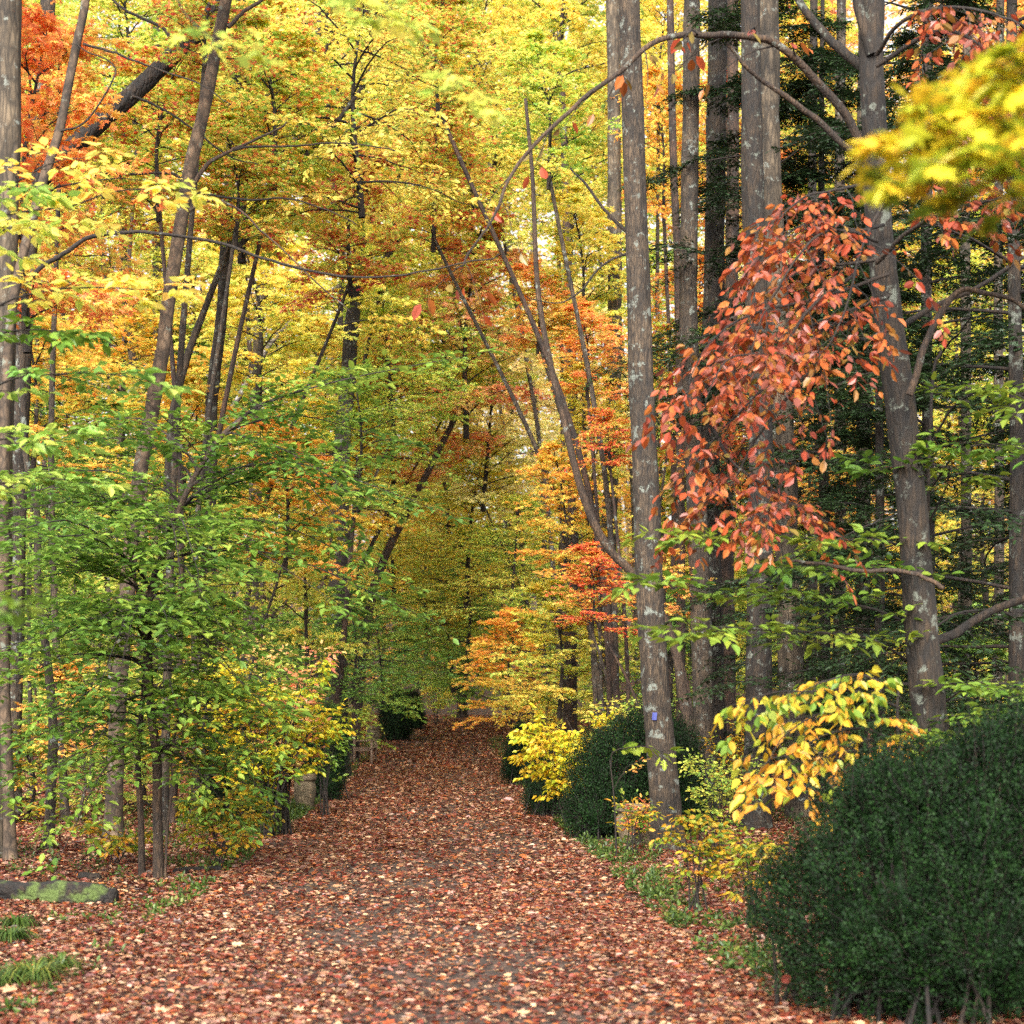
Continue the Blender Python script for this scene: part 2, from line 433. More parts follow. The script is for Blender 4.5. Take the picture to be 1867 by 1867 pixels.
leafy = [S(62, 34, 26), S(88, 44, 28), S(48, 32, 25), S(112, 66, 44), S(126, 86, 64), S(76, 47, 36), S(102, 74, 60), S(40, 27, 22)]
M_ground = ground_mat("forest_floor", leafy, 16, .45)
M_path = ground_mat("gravel_path", [S(74, 60, 50), S(94, 76, 64), S(58, 44, 36), S(112, 88, 72), S(96, 62, 46), S(50, 36, 30)], 42, .5)

def grid(xs, ys, zf):
    X, Y = np.meshgrid(xs, ys); Z = zf(X, Y)
    v = np.stack([X, Y, Z], -1).reshape(-1, 3); nx, ny = len(xs), len(ys)
    i = np.arange(ny - 1)[:, None] * nx; j = np.arange(nx - 1)[None, :]
    f = np.stack([i + j, i + j + 1, i + nx + j + 1, i + nx + j], -1).reshape(-1)
    return v, f, np.arange((nx - 1) * (ny - 1)) * 4

xs = np.concatenate([np.linspace(-400, -42, 12), np.linspace(-40, 40, 161), np.linspace(42, 400, 12)])
ys = np.concatenate([np.linspace(-60, 0, 7), np.linspace(1, 110, 190), np.linspace(115, 600, 30)])
v, f, st = grid(xs, ys, gz)
setting("ground", add_mesh("ground", v, f, st, [M_ground], smooth_shade=True))
yy = np.linspace(0, 80, 161); tt = np.linspace(0, 1, 25)
Y, T = np.meshgrid(yy, tt, indexing='ij')
wob = .12 * np.sin(Y * 1.7) + .07 * np.sin(Y * 4.1)
X = (path_l(Y) + wob) * (1 - T) + (path_r(Y) - wob) * T
v = np.stack([X, Y, gz(X, Y) + .006], -1).reshape(-1, 3)
i = np.arange(160)[:, None] * 25; j = np.arange(24)[None, :]
f = np.stack([i + j, i + j + 1, i + 26 + j, i + 25 + j], -1).reshape(-1)
setting("path", add_mesh("path", v, f, np.arange(160 * 24) * 4, [M_path], smooth_shade=True))

# leaf litter: real leaves lying on path and forest floor
def litter():
    g = Geo(5); R = g.r
    zones = [(6.5, 10, 2500, .034, 'mix', 6), (10, 15, 2000, .034, 'mix', 8), (15, 25, 1000, .043, 'mix', 10), (25, 45, 620, .06, 'rhomb', 14), (45, 82, 340, .085, 'rhomb', 16)]
    for y0, y1, dens, size, shape, half_w in zones:
        hw = half_w
        n = int(dens * (y1 - y0) * hw * 2)
        y = R.uniform(y0, y1, n); x = R.uniform(-hw, hw, n) - .8
        vis = np.abs(x) < (.30 * y + .6)
        on = (x > path_l(y)) & (x < path_r(y))
        # worn tracks with less cover, drifts with more
        q = .55 + .3 * np.sin(x * 2.1 + np.sin(y * .5) * 1.3) + .25 * np.sin(x * 5.3 + y * .9) * np.sin(y * 1.7 + x) + .2 * np.sin(y * 3.3 - x * 1.4)
        edge = np.minimum(np.abs(x - path_l(y)), np.abs(x - path_r(y)))
        keep = vis & (R.random(n) < np.where(on, np.clip(q + .35 * (edge < .5), .25, 1), .9))
        x, y = x[keep], y[keep]; n = len(x)
        z = gz(x, y) + .008 + R.uniform(0, .022, n)
        pos = np.stack([x, y, z], -1)
        th = R.uniform(0, 6.28, n); d = np.stack([np.cos(th), np.sin(th), R.uniform(-.12, .3, n)], -1)
        nr = UP + R.standard_normal((n, 3)) * .3
        sz = size * R.lognormal(0, .28, n)
        c = np.clip(.5 + .35 * np.sin(x * .9 + y * .33) * np.sin(y * .21 + 1) + R.standard_normal(n) * .2, 0, 1)
        r = R.random(n)
        if shape == 'mix':
            k = R.integers(0, 4, n)
            for a, sh in enumerate(('curl', 'maple', 'oval', 'ovate')):
                m = k == a
                g.leaves(pos[m], d[m], nr[m], sz[m] * (1.25 if sh == 'maple' else 1), r[m], c[m], sh)
        else:
            g.leaves(pos, d, nr, sz, r, c, 'oval' if y0 < 40 else 'rhomb')
    setting("leaf_litter", g.mesh("leaf_litter", PAL['litter'], BK['twig']), 'stuff', "fallen brown and orange leaves covering the path and forest floor")
litter()

def herbs():
    g = Geo(8); R = g.r
    def patch(x0, x1, y0, y1, n, h, size, side=None):
        for _ in range(n):
            y = R.uniform(y0, y1); x = R.uniform(x0, x1)
            if side == 'l': x = path_l(y) - abs(R.normal(0, x1)) + .12
            if side == 'r': x = path_r(y) + abs(R.normal(0, x1)) - .12
            if math.sin(y * 2.3 + x) * math.sin(y * .9 + 1.3 * x + 2) < -.4: continue
            b = np.array([x, y, float(gz(x, y))]); c = np.clip(R.normal(.4, .2), 0, 1)
            for k in range(R.integers(2, 5)):
                d = norm(np.array([R.normal() * .6, R.normal() * .6, 1.]))
                g.tw.append((b, b + d * h * R.uniform(.4, 1.1), c))
    patch(0, .45, 22.5, 31, 620, .13, 0, 'l')
    patch(0, .35, 13, 22, 200, .07, 0, 'l')
    patch(0, .3, 9, 13, 40, .06, 0, 'l')
    patch(0, .45, 17, 33, 620, .12, 0, 'r')
    patch(0, .3, 10.5, 17, 320, .1, 0, 'r')
    patch(0, .8, 33, 60, 500, .2, 0, 'r')
    patch(0, .6, 33, 60, 300, .2, 0, 'l')
    patch(-6, -3.4, 15, 30, 330, .13, 0)
    patch(1.8, 6, 14, 30, 330, .16, 0)
    g.twig_tubes(.0016)
    g.leaf_twigs(6, .042, 'oval', droop=.05, flat=.5)
    setting("ground_cover", g.mesh("ground_cover", PAL['herb'], BK['twig']), 'stuff', "low green ground cover along both edges of the path")
herbs()

# ------------------------------------------------------------------ crown templates, shared by the background trees
def crown_mesh(name, R_, H, nl, L2f, n2, n3, per, size, shape, seed, rise=(8, 42), tl=.26, keep=.62):
    g = Geo(seed); R = g.r
    ax = smooth([(0, 0, 0), (R.normal() * .05 * R_, R.normal() * .05 * R_, H * .5), (R.normal() * .1 * R_, R.normal() * .1 * R_, H)], 12)
    g.tube(ax, np.linspace(.022 * H ** .7, .006, 12), 6)
    for i in range(nl):
        t = (i + R.uniform(.1, .9)) / nl
        p, _ = interp(ax, min(.97, t * .93))
        prof = math.sqrt(max(.05, math.sin(math.pi * min(.98, (.16 + .84 * t)) ** .8)))
        L = R_ * prof * R.uniform(.6, 1.18)
        az = i * 2.399 + R.normal() * .4; el = math.radians(R.uniform(*rise) + 22 * t)
        d = np.array([math.cos(az) * math.cos(el), math.sin(az) * math.cos(el), math.sin(el)])
        k = np.linspace(0, 1, 7)[:, None]
        pts = p + d * L * k - UP * (.28 * L * k ** 2.2) + np.cumsum(R.standard_normal((7, 3)) * .03 * L, 0) * k
        g.spray(pts, .009 * L ** .8 + .006, .004, L * L2f, n2, n3=n3, tl=tl, lift=.25, planar=.8)
    g.twig_tubes(.0016)
    g.leaf_twigs(per, size, shape, flat=.75, droop=.25, keep=keep)
    return g.mesh(name, PAL['yellow'], BK['twig'])

CROWN = {
    # key: (mesh, radius, height)
    'L0': (crown_mesh("large_maple_crown", 3.6, 9, 40, .5, 11, 7, 6, .14, 'star', 21), 3.6, 9),
    'L1': (crown_mesh("large_beech_crown", 3.8, 8, 40, .5, 11, 7, 6, .135, 'oval', 22, rise=(0, 25)), 3.8, 8),
    'M0': (crown_mesh("maple_crown", 2.1, 5, 30, .5, 9, 6, 6, .115, 'maple', 23), 2.1, 5),
    'M1': (crown_mesh("beech_crown", 2.2, 4.6, 30, .5, 9, 6, 6, .11, 'oval', 24, rise=(-5, 22)), 2.2, 4.6),
    'S0': (crown_mesh("small_maple_crown", 1.15, 2.4, 20, .5, 7, 5, 5, .09, 'maple', 25, tl=.2), 1.15, 2.4),
    'S1': (crown_mesh("small_beech_crown", 1.15, 2.2, 20, .5, 7, 5, 5, .085, 'oval', 26, rise=(0, 30), tl=.2), 1.15, 2.2),
}

def crown_part(parent, key, at, sx, sz, pal, rz=0., tilt=0., name="crown"):
    me = CROWN[key][0]
    o = part(name, me, parent, at)
    o.scale = (sx, sx, sz); o.rotation_euler = (tilt, 0, rz)
    o.material_slots[0].link = 'OBJECT'; o.material_slots[0].material = PAL[pal]
    return o

def trunk_geo(g, pts, r0, r1, flare=.45, sides=18, n=60, rough=.07, flare_h=.3):
    p = smooth(pts, n)
    hh = np.concatenate([[0], np.cumsum(np.linalg.norm(np.diff(p, axis=0), axis=1))])
    # radius follows the run of the trunk; a root flare at the bottom
    r = np.interp(hh / hh[-1], [0, 1], [r0, r1]) * (1 + flare * np.exp(-hh / flare_h))
    g.tube(p, r, sides, rough=rough, cap=True)
    return p

def px_path(pts, D, D2=None):
    """picture points to a 3D line at distance D (or running from D to D2)"""
    n = len(pts)
    Ds = np.linspace(D, D2 if D2 else D, n)
    out = []
    for (x, y), d in zip(pts, Ds): out.append(W(x, y, d))
    return np.array(out)

def rooted(pts):
    """lowest point put into the ground"""
    p = np.array(pts); p[0, 2] = float(gz(p[0, 0], p[0, 1])) - .12
    return p

def tall_tree(name, label, cat, pts_px, D, w0, w1, bark, group=None, crown=None, flare=.45, sides=20, rough=.07):
    """a trunk that runs out of the top of the picture, listed base first"""
    P = rooted(px_path(pts_px, D))
    base = P[0] + UP * .12
    root = thing(name, label, cat, base, group)
    g = Geo(abs(hash(label)) % 9999 if False else int(D * 97 + w0 * 13 + pts_px[0][0]) % 99991)
    r0, r1 = w0 * D / FPX / 2, w1 * D / FPX / 2
    trunk_geo(g, shifted(P, base), r0, r1, flare, sides, rough=rough)
    t = part("trunk", g.mesh("trunk", PAL['green'], BK[bark]), root)
    if crown:
        for key, pal, dz, s in crown:
            if dz > -1.5 and key[0] == 'L': continue      # above the frame
            top = P[-1]
            q = np.array([top[0], top[1], top[2] + dz])
            R_, H = CROWN[key][1:]
            crown_part(root, key, q - base, s, s, pal, rz=D * 1.7 + s)
    return root, P, base

def branch(root, base, pts_px, D, w0, w1, bark='twig', D2=None, leaf=None, sides=7, n=28, seed=None, label=None, wob=.008):
    """a limb drawn through picture points; leaf = dict of spray settings hangs foliage on it"""
    P = smooth(px_path(pts_px, D, D2), n)
    g = Geo(seed if seed is not None else int(pts_px[0][0] * 7 + pts_px[-1][1] * 3) % 9973)
    P[1:-1] += np.cumsum(g.r.standard_normal((n - 2, 3)), 0) * wob * D / 40
    P = shifted(P, base)
    r0, r1 = w0 * D / FPX / 2, w1 * (D2 or D) / FPX / 2
    g.tube(P, np.linspace(r0, r1, n), sides, rough=.05)
    b = part("branch", g.mesh("branch", PAL['green'], BK[bark]), root)
    if label: b["label"] = label
    if leaf:
        l = dict(leaf); h = Geo(g.r.integers(1, 9999))
        pal = l.pop('pal'); per = l.pop('per', 5); size = l.pop('size', .1); shape = l.pop('shape', 'ovate')
        hang = l.pop('hang', 0.); flat = l.pop('flat', .35); droop = l.pop('droop', .15); keep = l.pop('keep', 1.)
        tr = l.pop('twr', .0018)
        h.spray(P, r0 * .8, r1, tube=False, **l)
        h.twig_tubes(tr)
        h.leaf_twigs(per, size, shape, droop=droop, hang=hang, flat=flat, keep=keep)
        part("foliage", h.mesh("foliage", PAL[pal], BK['twig']), b)
    return P + base

# ------------------------------------------------------------------ tall trees on the right
G_R = None
A, PA, bA = tall_tree("tall_tree", "straight grey-brown trunk with a blue paint blaze, nearest to the path on the right", "tree",
    [(1217, 1556), (1211, 1450), (1203, 1340), (1194, 1240), (1182, 1000), (1174, 800), (1167, 620), (1158, 350), (1148, 0), (1140, -250), (1136, -420)],
    20.5, 54, 34, 'ash', crown=[('L0', 'yellow', -1.2, 1.0)], sides=28)
# the blue blaze painted on its bark
g = Geo(3)
bz = W(1188, 1306, 20.5) - bA
rr = .185
ang = np.linspace(-2.02, -1.72, 4)
cz = np.array([0.19 * 0, 0, 0])
ctr = W(1199, 1306, 20.5) - bA
vv = []
for zz in (-.042, -.02, .02, .045):
    for a in ang + (.03 if zz > 0 else 0):
        vv.append([ctr[0] + rr * math.cos(a), ctr[1] + rr * math.sin(a) - .012, ctr[2] + zz])
ff = []
for r_ in range(3):
    for c_ in range(3):
        ff += [r_ * 4 + c_, r_ * 4 + c_ + 1, r_ * 4 + c_ + 5, r_ * 4 + c_ + 4]
mb = bpy.data.materials.new("blue_paint"); mb.use_nodes = True
nt = mb.node_tree; nz = nd(nt, "ShaderNodeTexNoise"); nz.inputs["Scale"].default_value = 60
nt.links.new(ramp(nt, nz.outputs[0], [(.35, (.008, .012, .09)), (.65, (.02, .035, .22))]), nt.nodes["Principled BSDF"].inputs["Base Color"])
part("paint_blaze", add_mesh("paint_blaze", np.array(vv), np.array(ff), np.arange(9) * 4, [mb]), A)["label"] = "blue painted trail blaze"
branch(A, bA, [(1160, 430), (1145, 425), (1100, 380), (1066, 330), (1040, 306)], 20.8, 9, 3, 'twig')
branch(A, bA, [(1160, 455), (1100, 480), (1060, 530), (1020, 548), (960, 540)], 20.9, 5, 1.5, 'twig')

C_, PC, bC = tall_tree("tall_tree", "slim grey trunk just right of the blue-blazed tree, bowed gently leftward", "tree",
    [(1286, 1492), (1280, 1200), (1270, 900), (1256, 600), (1257, 380), (1262, 0), (1266, -300)], 27, 40, 26, 'ash', crown=[('L1', 'gold', -.5, .9)])
tall_tree("tall_tree", "mottled brown trunk close behind the slim bowed grey trunk", "tree",
    [(1306, 1480), (1298, 1150), (1292, 850), (1302, 500), (1306, 300), (1309, 0), (1312, -300)], 29, 44, 32, 'dark', crown=[('L0', 'gold', 0, .9)])
tall_tree("tall_tree", "reddish-brown trunk glimpsed between the mottled brown trunk and the lichened one", "tree",
    [(1328, 1440), (1324, 1000), (1326, 800), (1335, 450), (1336, 0), (1338, -250)], 34, 32, 18, 'red', crown=[('L0', 'orange', 0, .9)])
tall_tree("tall_tree", "dark trunk blotched with pale lichen near its foot, beside the pale grey trunk", "tree",
    [(1377, 1530), (1380, 1400), (1384, 1240), (1387, 750), (1378, 500), (1371, 300), (1368, 0), (1366, -300)], 23, 50, 32, 'dark', crown=[('L1', 'darkgreen', 0, .8)], sides=24)
tall_tree("tall_tree", "pale grey speckled trunk standing right of the lichened dark trunk", "tree",
    [(1462, 1495), (1455, 1380), (1442, 1240), (1431, 900), (1424, 700), (1408, 400), (1402, 150), (1400, -300)], 25, 46, 34, 'grey', crown=[('L0', 'gold', 0, .9)], sides=24)
tall_tree("tall_tree", "thin dark trunk seen in the gap between the blazed tree and the bowed trunk", "tree",
    [(1240, 1430), (1241, 900), (1236, 500), (1228, 300), (1222, 0), (1220, -200)], 33, 18, 12, 'red', crown=[('M0', 'gold', 0, 1.)])
tall_tree("tall_tree", "pale grey trunk partly hidden along the left side of the blazed tree", "tree",
    [(1100, 1440), (1106, 1100), (1115, 850), (1121, 600), (1120, 300), (1117, 0), (1116, -200)], 34, 31, 22, 'grey', crown=[('L0', 'yellow', 0, .9)])
tall_tree("tall_tree", "reddish-brown trunk wrapped in yellow foliage right of the far path", "tree",
    [(1040, 1430), (1040, 1240), (1044, 1000), (1044, 720), (1036, 500), (1033, 430), (1028, 250), (1020, 60)], 36, 28, 10, 'red', crown=[('M0', 'yellow', -1, 1.)])
J_, PJ, bJ = tall_tree("leaning_tree", "thin crooked tree leaning left out from behind the blazed trunk", "tree",
    [(1277, 1500), (1262, 1360), (1245, 1270), (1230, 1180), (1197, 1105), (1150, 1042), (1110, 1000), (1075, 935), (1048, 850), (1028, 765), (1000, 645), (980, 520), (971, 330), (958, 180)],
    25, 21, 6, 'limb', flare=.2, sides=12)
branch(J_, bJ, [(1262, 1340), (1250, 1330), (1150, 1330), (1118, 1370)], 25, 3, 1.2, 'twig')

# dark tree in the right foreground, with its long arching orange-leaved limb
Bt, PB, bB = tall_tree("tall_tree", "dark lichen-spotted trunk rising behind the big box shrub in the right foreground", "tree",
    [(1716, 1668), (1706, 1420), (1697, 1320), (1684, 1200), (1670, 1000), (1648, 800), (1626, 620), (1606, 450), (1596, 300), (1589, 120), (1590, 0), (1594, -200)],
    14, 66, 40, 'dark', crown=[('L0', 'rust', .2, .7)], sides=32)
rust = dict(pal='rust', size=.115, shape='oval', per=3, L2=.5, n2=7, n3=3, tl=.14, hang=.9, flat=.5, keep=.45, sag=.5, lift=.1, s0=.25)
branch(Bt, bB, [(1575, 275), (1540, 205), (1490, 150), (1450, 108), (1410, 80), (1380, 71), (1330, 65), (1285, 69), (1240, 66), (1185, 80), (1130, 128), (1060, 182), (990, 245), (930, 310), (905, 370), (890, 400), (850, 455), (830, 490)],
    14, 17, 3, 'limb', D2=12.6, n=70, sides=10, leaf=dict(rust, n2=13, keep=.3, s0=.12, L2=.75), label="long arching limb with a few orange leaves")
branch(Bt, bB, [(1575, 295), (1540, 265), (1480, 210), (1420, 165), (1370, 130), (1325, 80)], 13.9, 14, 6, 'limb', D2=13.6, n=30, sides=9)
branch(Bt, bB, [(1582, 130), (1540, 95), (1500, 55), (1460, 5), (1440, -40)], 14.1, 20, 12, 'dark', n=20, sides=9)
branch(Bt, bB, [(1590, 100), (1575, 40), (1562, -20), (1548, -90)], 13.9, 22, 18, 'dark', n=16, sides=9)
branch(Bt, bB, [(1658, 720), (1670, 680), (1682, 630), (1720, 555), (1755, 526), (1800, 535), (1840, 545), (1900, 590)], 13.6, 15, 7, 'limb', n=30)
branch(Bt, bB, [(1632, 600), (1700, 560), (1790, 520), (1867, 470), (1940, 430)], 14.4, 12, 5, 'twig', n=24)
branch(Bt, bB, [(1704, 1170), (1740, 1155), (1790, 1125), (1867, 1092), (1930, 1070)], 14.6, 18, 12, 'furrow', n=20)
# rust-red hanging foliage left of that trunk
rust2 = dict(rust, keep=.72, n2=12, n3=5, L2=.85, per=5, tl=.17, hang=.4, size=.088, flat=.7)
for k, pts in enumerate([
    [(1612, 410), (1560, 420), (1500, 400), (1440, 420), (1395, 470)],
    [(1612, 470), (1540, 480), (1470, 490), (1420, 530), (1385, 600)],
    [(1620, 540), (1560, 560), (1480, 590), (1400, 630), (1340, 700)],
    [(1622, 600), (1570, 620), (1530, 590), (1460, 650), (1380, 720), (1310, 790), (1270, 840)],
    [(1600, 330), (1530, 345), (1470, 360), (1420, 400)],
    [(1500, 640), (1440, 720), (1380, 800), (1340, 870), (1310, 910)],
    [(1620, 500), (1500, 540), (1380, 570), (1300, 620), (1255, 700)],
    [(1300, 780), (1340, 850), (1420, 900), (1430, 920)],
    [(1610, 370), (1570, 450), (1540, 560), (1500, 640)], [(1600, 440), (1540, 420), (1480, 440), (1400, 560), (1370, 640)], [(1560, 500), (1480, 560), (1420, 640), (1330, 660), (1290, 720)]]):
    branch(Bt, bB, pts, 13.8 - .12 * k, 7, 2, 'twig', D2=13.2 - .15 * k, leaf=rust2, seed=300 + k)
for k, pts in enumerate([
    [(1700, 60), (1760, 70), (1820, 110), (1900, 160)], [(1640, 40), (1720, 10), (1800, 20), (1900, 60)],
    [(1650, 330), (1720, 300), (1800, 270), (1900, 250)], [(1660, 420), (1740, 380), (1820, 360), (1900, 330)],
    [(1690, 250), (1760, 215), (1830, 180), (1900, 150)]]):
    p = [(1598, pts[0][1] + 60)] + pts
    branch(Bt, bB, p, 13.6, 9, 3, 'twig', D2=12.2, leaf=dict(rust2, hang=.5), seed=330 + k)

# ------------------------------------------------------------------ tall trees on the left
N_, PN, bN = tall_tree("tall_tree", "grey lichened trunk at the left edge of the view, cut by the frame", "tree",
    [(-14, 1590), (-8, 1240), (-2, 950), (6, 600), (13, 300), (17, 0), (20, -300)], 18.5, 50, 42, 'grey', crown=[('L0', 'lime', 0, .8)], sides=24)
Q_, PQ, bQ = tall_tree("leaning_tree", "dark furrowed trunk leaning steeply right across the upper left", "tree",
    [(-8, 1600), (-6, 1200), (-4, 800), (2, 560), (12, 450), (42, 370), (90, 305), (180, 225), (250, 165), (310, 105), (372, 45), (430, -60), (470, -160)],
    23.3, 52, 26, 'furrow', crown=[('L0', 'lime', -1, .8)], sides=24, rough=.1)
P_, PP, bP = tall_tree("tall_tree", "slender grey trunk curving up from the left edge in front of the dark leaning trunk", "tree",
    [(20, 1590), (8, 1200), (8, 800), (18, 600), (34, 500), (62, 390), (80, 325), (108, 240), (126, 150), (142, 70), (156, 0), (180, -200)],
    18.3, 21, 15, 'smooth', crown=[('M0', 'orange', 0, 1.)])
tall_tree("tall_tree", "straight grey-brown trunk behind the slender curved one at upper left", "tree",
    [(20, 1480), (34, 900), (44, 600), (58, 400), (70, 260), (76, 180), (82, 100), (87, 0), (92, -200)], 25, 32, 27, 'ash', crown=[('L0', 'yellow', 0, .9)])
R_t, PR, bR = tall_tree("tall_tree", "pale smooth trunk leaning right with knotty scars, above the green understory", "tree",
    [(206, 1520), (214, 1300), (228, 1120), (240, 980), (255, 870), (268, 800), (283, 720), (300, 620), (306, 560), (322, 450), (338, 350), (350, 290), (368, 220), (384, 140), (398, 70), (412, 0), (450, -200)],
    21.5, 31, 20, 'smooth', crown=[('L1', 'lime', -.5, .8)], sides=24)
branch(R_t, bR, [(345, 350), (370, 310), (400, 285), (430, 270), (480, 245), (522, 222)], 21.4, 9, 3, 'limb')
branch(R_t, bR, [(425, 274), (470, 268), (540, 267), (620, 262), (720, 275)], 21.4, 5, 2, 'twig')
branch(R_t, bR, [(345, 385), (370, 372), (400, 368), (445, 390), (480, 425), (520, 460), (580, 520), (640, 570)], 21.3, 6, 2, 'limb')
branch(R_t, bR, [(340, 345), (325, 325), (300, 318), (250, 318), (200, 318), (178, 323), (150, 345), (110, 380)], 21.6, 6, 2.5, 'twig')
branch(R_t, bR, [(350, 350), (400, 360), (460, 368), (520, 366), (590, 385), (650, 410)], 21.7, 5, 2, 'twig')
branch(R_t, bR, [(416, 50), (440, 25), (480, 0), (520, -30)], 21.4, 8, 6, 'smooth')
branch(P_, bP, [(45, 520), (75, 485), (110, 465), (150, 436), (190, 425), (250, 421), (320, 427), (400, 440), (470, 465), (540, 485), (620, 500), (700, 500), (780, 487), (850, 472), (910, 463)], 17.9, 9, 2.5, 'twig', n=60, label="long dark arching branch")
branch(P_, bP, [(152, 80), (200, 92), (240, 108), (300, 130), (360, 150), (420, 190)], 18.2, 5, 2, 'twig')
branch(P_, bP, [(110, 240), (160, 215), (210, 130), (160, 95), (130, 80)], 18.2, 4, 2, 'twig')
branch(Q_, bQ, [(320, 95), (300, 55), (260, 35), (215, 10), (190, -20)], 23.2, 7, 4, 'twig')
branch(Q_, bQ, [(240, 175), (300, 200), (360, 240), (420, 285), (470, 300)], 23.2, 5, 2, 'twig')
tall_tree("tall_tree", "dark upright trunk beneath the red maple leaves, left of centre", "tree",
    [(384, 1440), (382, 1000), (385, 760), (390, 690), (405, 560), (412, 430), (420, 300), (430, 120), (440, 0)], 28, 30, 16, 'dark', crown=[('M0', 'mixed', -4.2, 1.)])
S2, PS2, bS2 = tall_tree("leaning_tree", "thin leaning trunk rising right beside the pale smooth trunk", "tree",
    [(292, 1480), (302, 1000), (312, 780), (325, 715), (345, 640), (375, 560), (402, 490), (424, 440), (450, 395), (490, 345), (535, 305), (600, 240), (660, 160)], 27, 20, 8, 'ash', crown=[('M1', 'yellow', -2, .9)], sides=12)
tall_tree("leaning_tree", "white-barked birch leaning right amid the yellow leaves", "tree",
    [(372, 1450), (384, 1000), (400, 800), (435, 725), (470, 665), (500, 618), (540, 580), (620, 520)], 40, 14, 8, 'birch', crown=[('M0', 'yellow', -1, 1.)], sides=10)
tall_tree("tall_tree", "grey trunk bending right in the middle distance left of the path", "tree",
    [(455, 1420), (462, 1000), (470, 640), (480, 500), (495, 440), (515, 370), (545, 230), (580, 60), (610, -120)], 38, 28, 10, 'grey', crown=[('L0', 'yellow', -6, .8)], sides=12)
tall_tree("tall_tree", "thick dark trunk left of the far path, lost in yellow leaves", "tree",
    [(612, 1420), (620, 900), (634, 700), (640, 600), (650, 520), (656, 440), (650, 300), (668, 100), (672, -120)], 42, 44, 10, 'dark', crown=[('L0', 'mixed', -6, .9)], sides=14)
tall_tree("leaning_tree", "brown trunk leaning right over the far path", "tree",
    [(640, 1370), (672, 1120), (700, 1020), (742, 935), (765, 890), (790, 840), (830, 760), (850, 700)], 48, 20, 10, 'red', crown=[('M0', 'salmon', -1.5, 1.3)], sides=10)
tall_tree("leaning_tree", "dark stem slanting up right in the yellow canopy above the path", "tree",
    [(560, 1400), (600, 900), (650, 600), (700, 480), (740, 415), (780, 345), (810, 300), (860, 200)], 46, 18, 12, 'ash', crown=[('L0', 'yellow', -3, .8)], sides=10)
Xt, PX, bX = tall_tree("sapling", "slim dark brown sapling trunk standing at the left rim of the far path", "tree",
    [(606, 1415), (612, 1310), (622, 1220), (631, 1110), (640, 1000), (648, 900), (652, 830)], 36, 15, 6, 'red', crown=[('M1', 'olive', -1.2, .7)], flare=.2, sides=10)
tall_tree("tall_tree", "pale thin trunk far back between the curved and smooth trunks", "tree",
    [(282, 1400), (285, 800), (287, 400), (287, 200), (286, 20), (286, -100)], 45, 20, 16, 'smooth', crown=[('L0', 'orange', -2, .8)], sides=10)
tall_tree("tall_tree", "pale stem with a kink, far back under the arching dark branch", "tree",
    [(252, 1400), (262, 900), (252, 740), (240, 640), (228, 560), (226, 460), (224, 380), (222, 200)], 42, 17, 12, 'smooth', crown=[('L0', 'lime', -2, .7)], sides=10)
tall_tree("tall_tree", "crooked thin grey trunk left of the double-stemmed green sapling", "tree",
    [(88, 1562), (92, 1470), (97, 1330), (86, 1200), (70, 1080), (67, 930), (50, 850), (43, 760), (42, 620), (50, 480)], 19.6, 19, 8, 'ash', sides=12, crown=[('M0', 'orange', -1., .8)])
tall_tree("tall_tree", "short dark trunk standing at the very end of the path", "tree",
    [(843, 1318), (842, 1260), (840, 1200), (838, 1100), (830, 950), (826, 800)], 77, 19, 12, 'red', crown=[('L1', 'green', -7, 1.2)], sides=12)
tall_tree("leaning_tree", "pale pole-thin stem leaning right by the far box shrubs", "tree",
    [(744, 1322), (752, 1290), (765, 1235), (778, 1190), (790, 1120), (800, 1000)], 70, 9, 5, 'grey', crown=[('M1', 'darkgreen', -3, 1.3)], sides=8)

# ------------------------------------------------------------------ the double-stemmed green beech sapling, left foreground
zb = W(288, 1606, 16.8)
Zt = thing("understory_tree", "double-stemmed green-leaved sapling with tiered foliage in the left foreground", "tree", zb)
def stem_part(pts, D, w0, w1, bark='limb', seed=1, name="trunk"):
    g = Geo(seed); P = rooted(px_path(pts, D))
    trunk_geo(g, shifted(P, zb), w0 * D / FPX / 2, w1 * D / FPX / 2, .3, 12, 50, .05, .15)
    part(name, g.mesh(name, PAL['green'], BK[bark]), Zt)
    return shifted(smooth(P, 60), zb)
st1 = stem_part([(290, 1610), (287, 1480), (286, 1380), (276, 1300), (270, 1180), (272, 1090), (300, 1000), (320, 945), (352, 875), (400, 800), (440, 765)], 16.8, 20, 8, 'limb', 41)
st2 = stem_part([(259, 1600), (257, 1500), (252, 1400), (255, 1330), (263, 1240), (262, 1150), (240, 1020), (225, 900)], 16.9, 13, 5, 'limb', 42)
st3 = stem_part([(300, 1606), (306, 1500), (316, 1430), (312, 1380), (330, 1290)], 16.7, 5, 3, 'limb', 43)
beech = dict(pal='beech', size=.098, shape='ovate', per=6, n3=5, tl=.22, flat=.24, droop=.06, s0=.1, lift=.05, sag=.06)
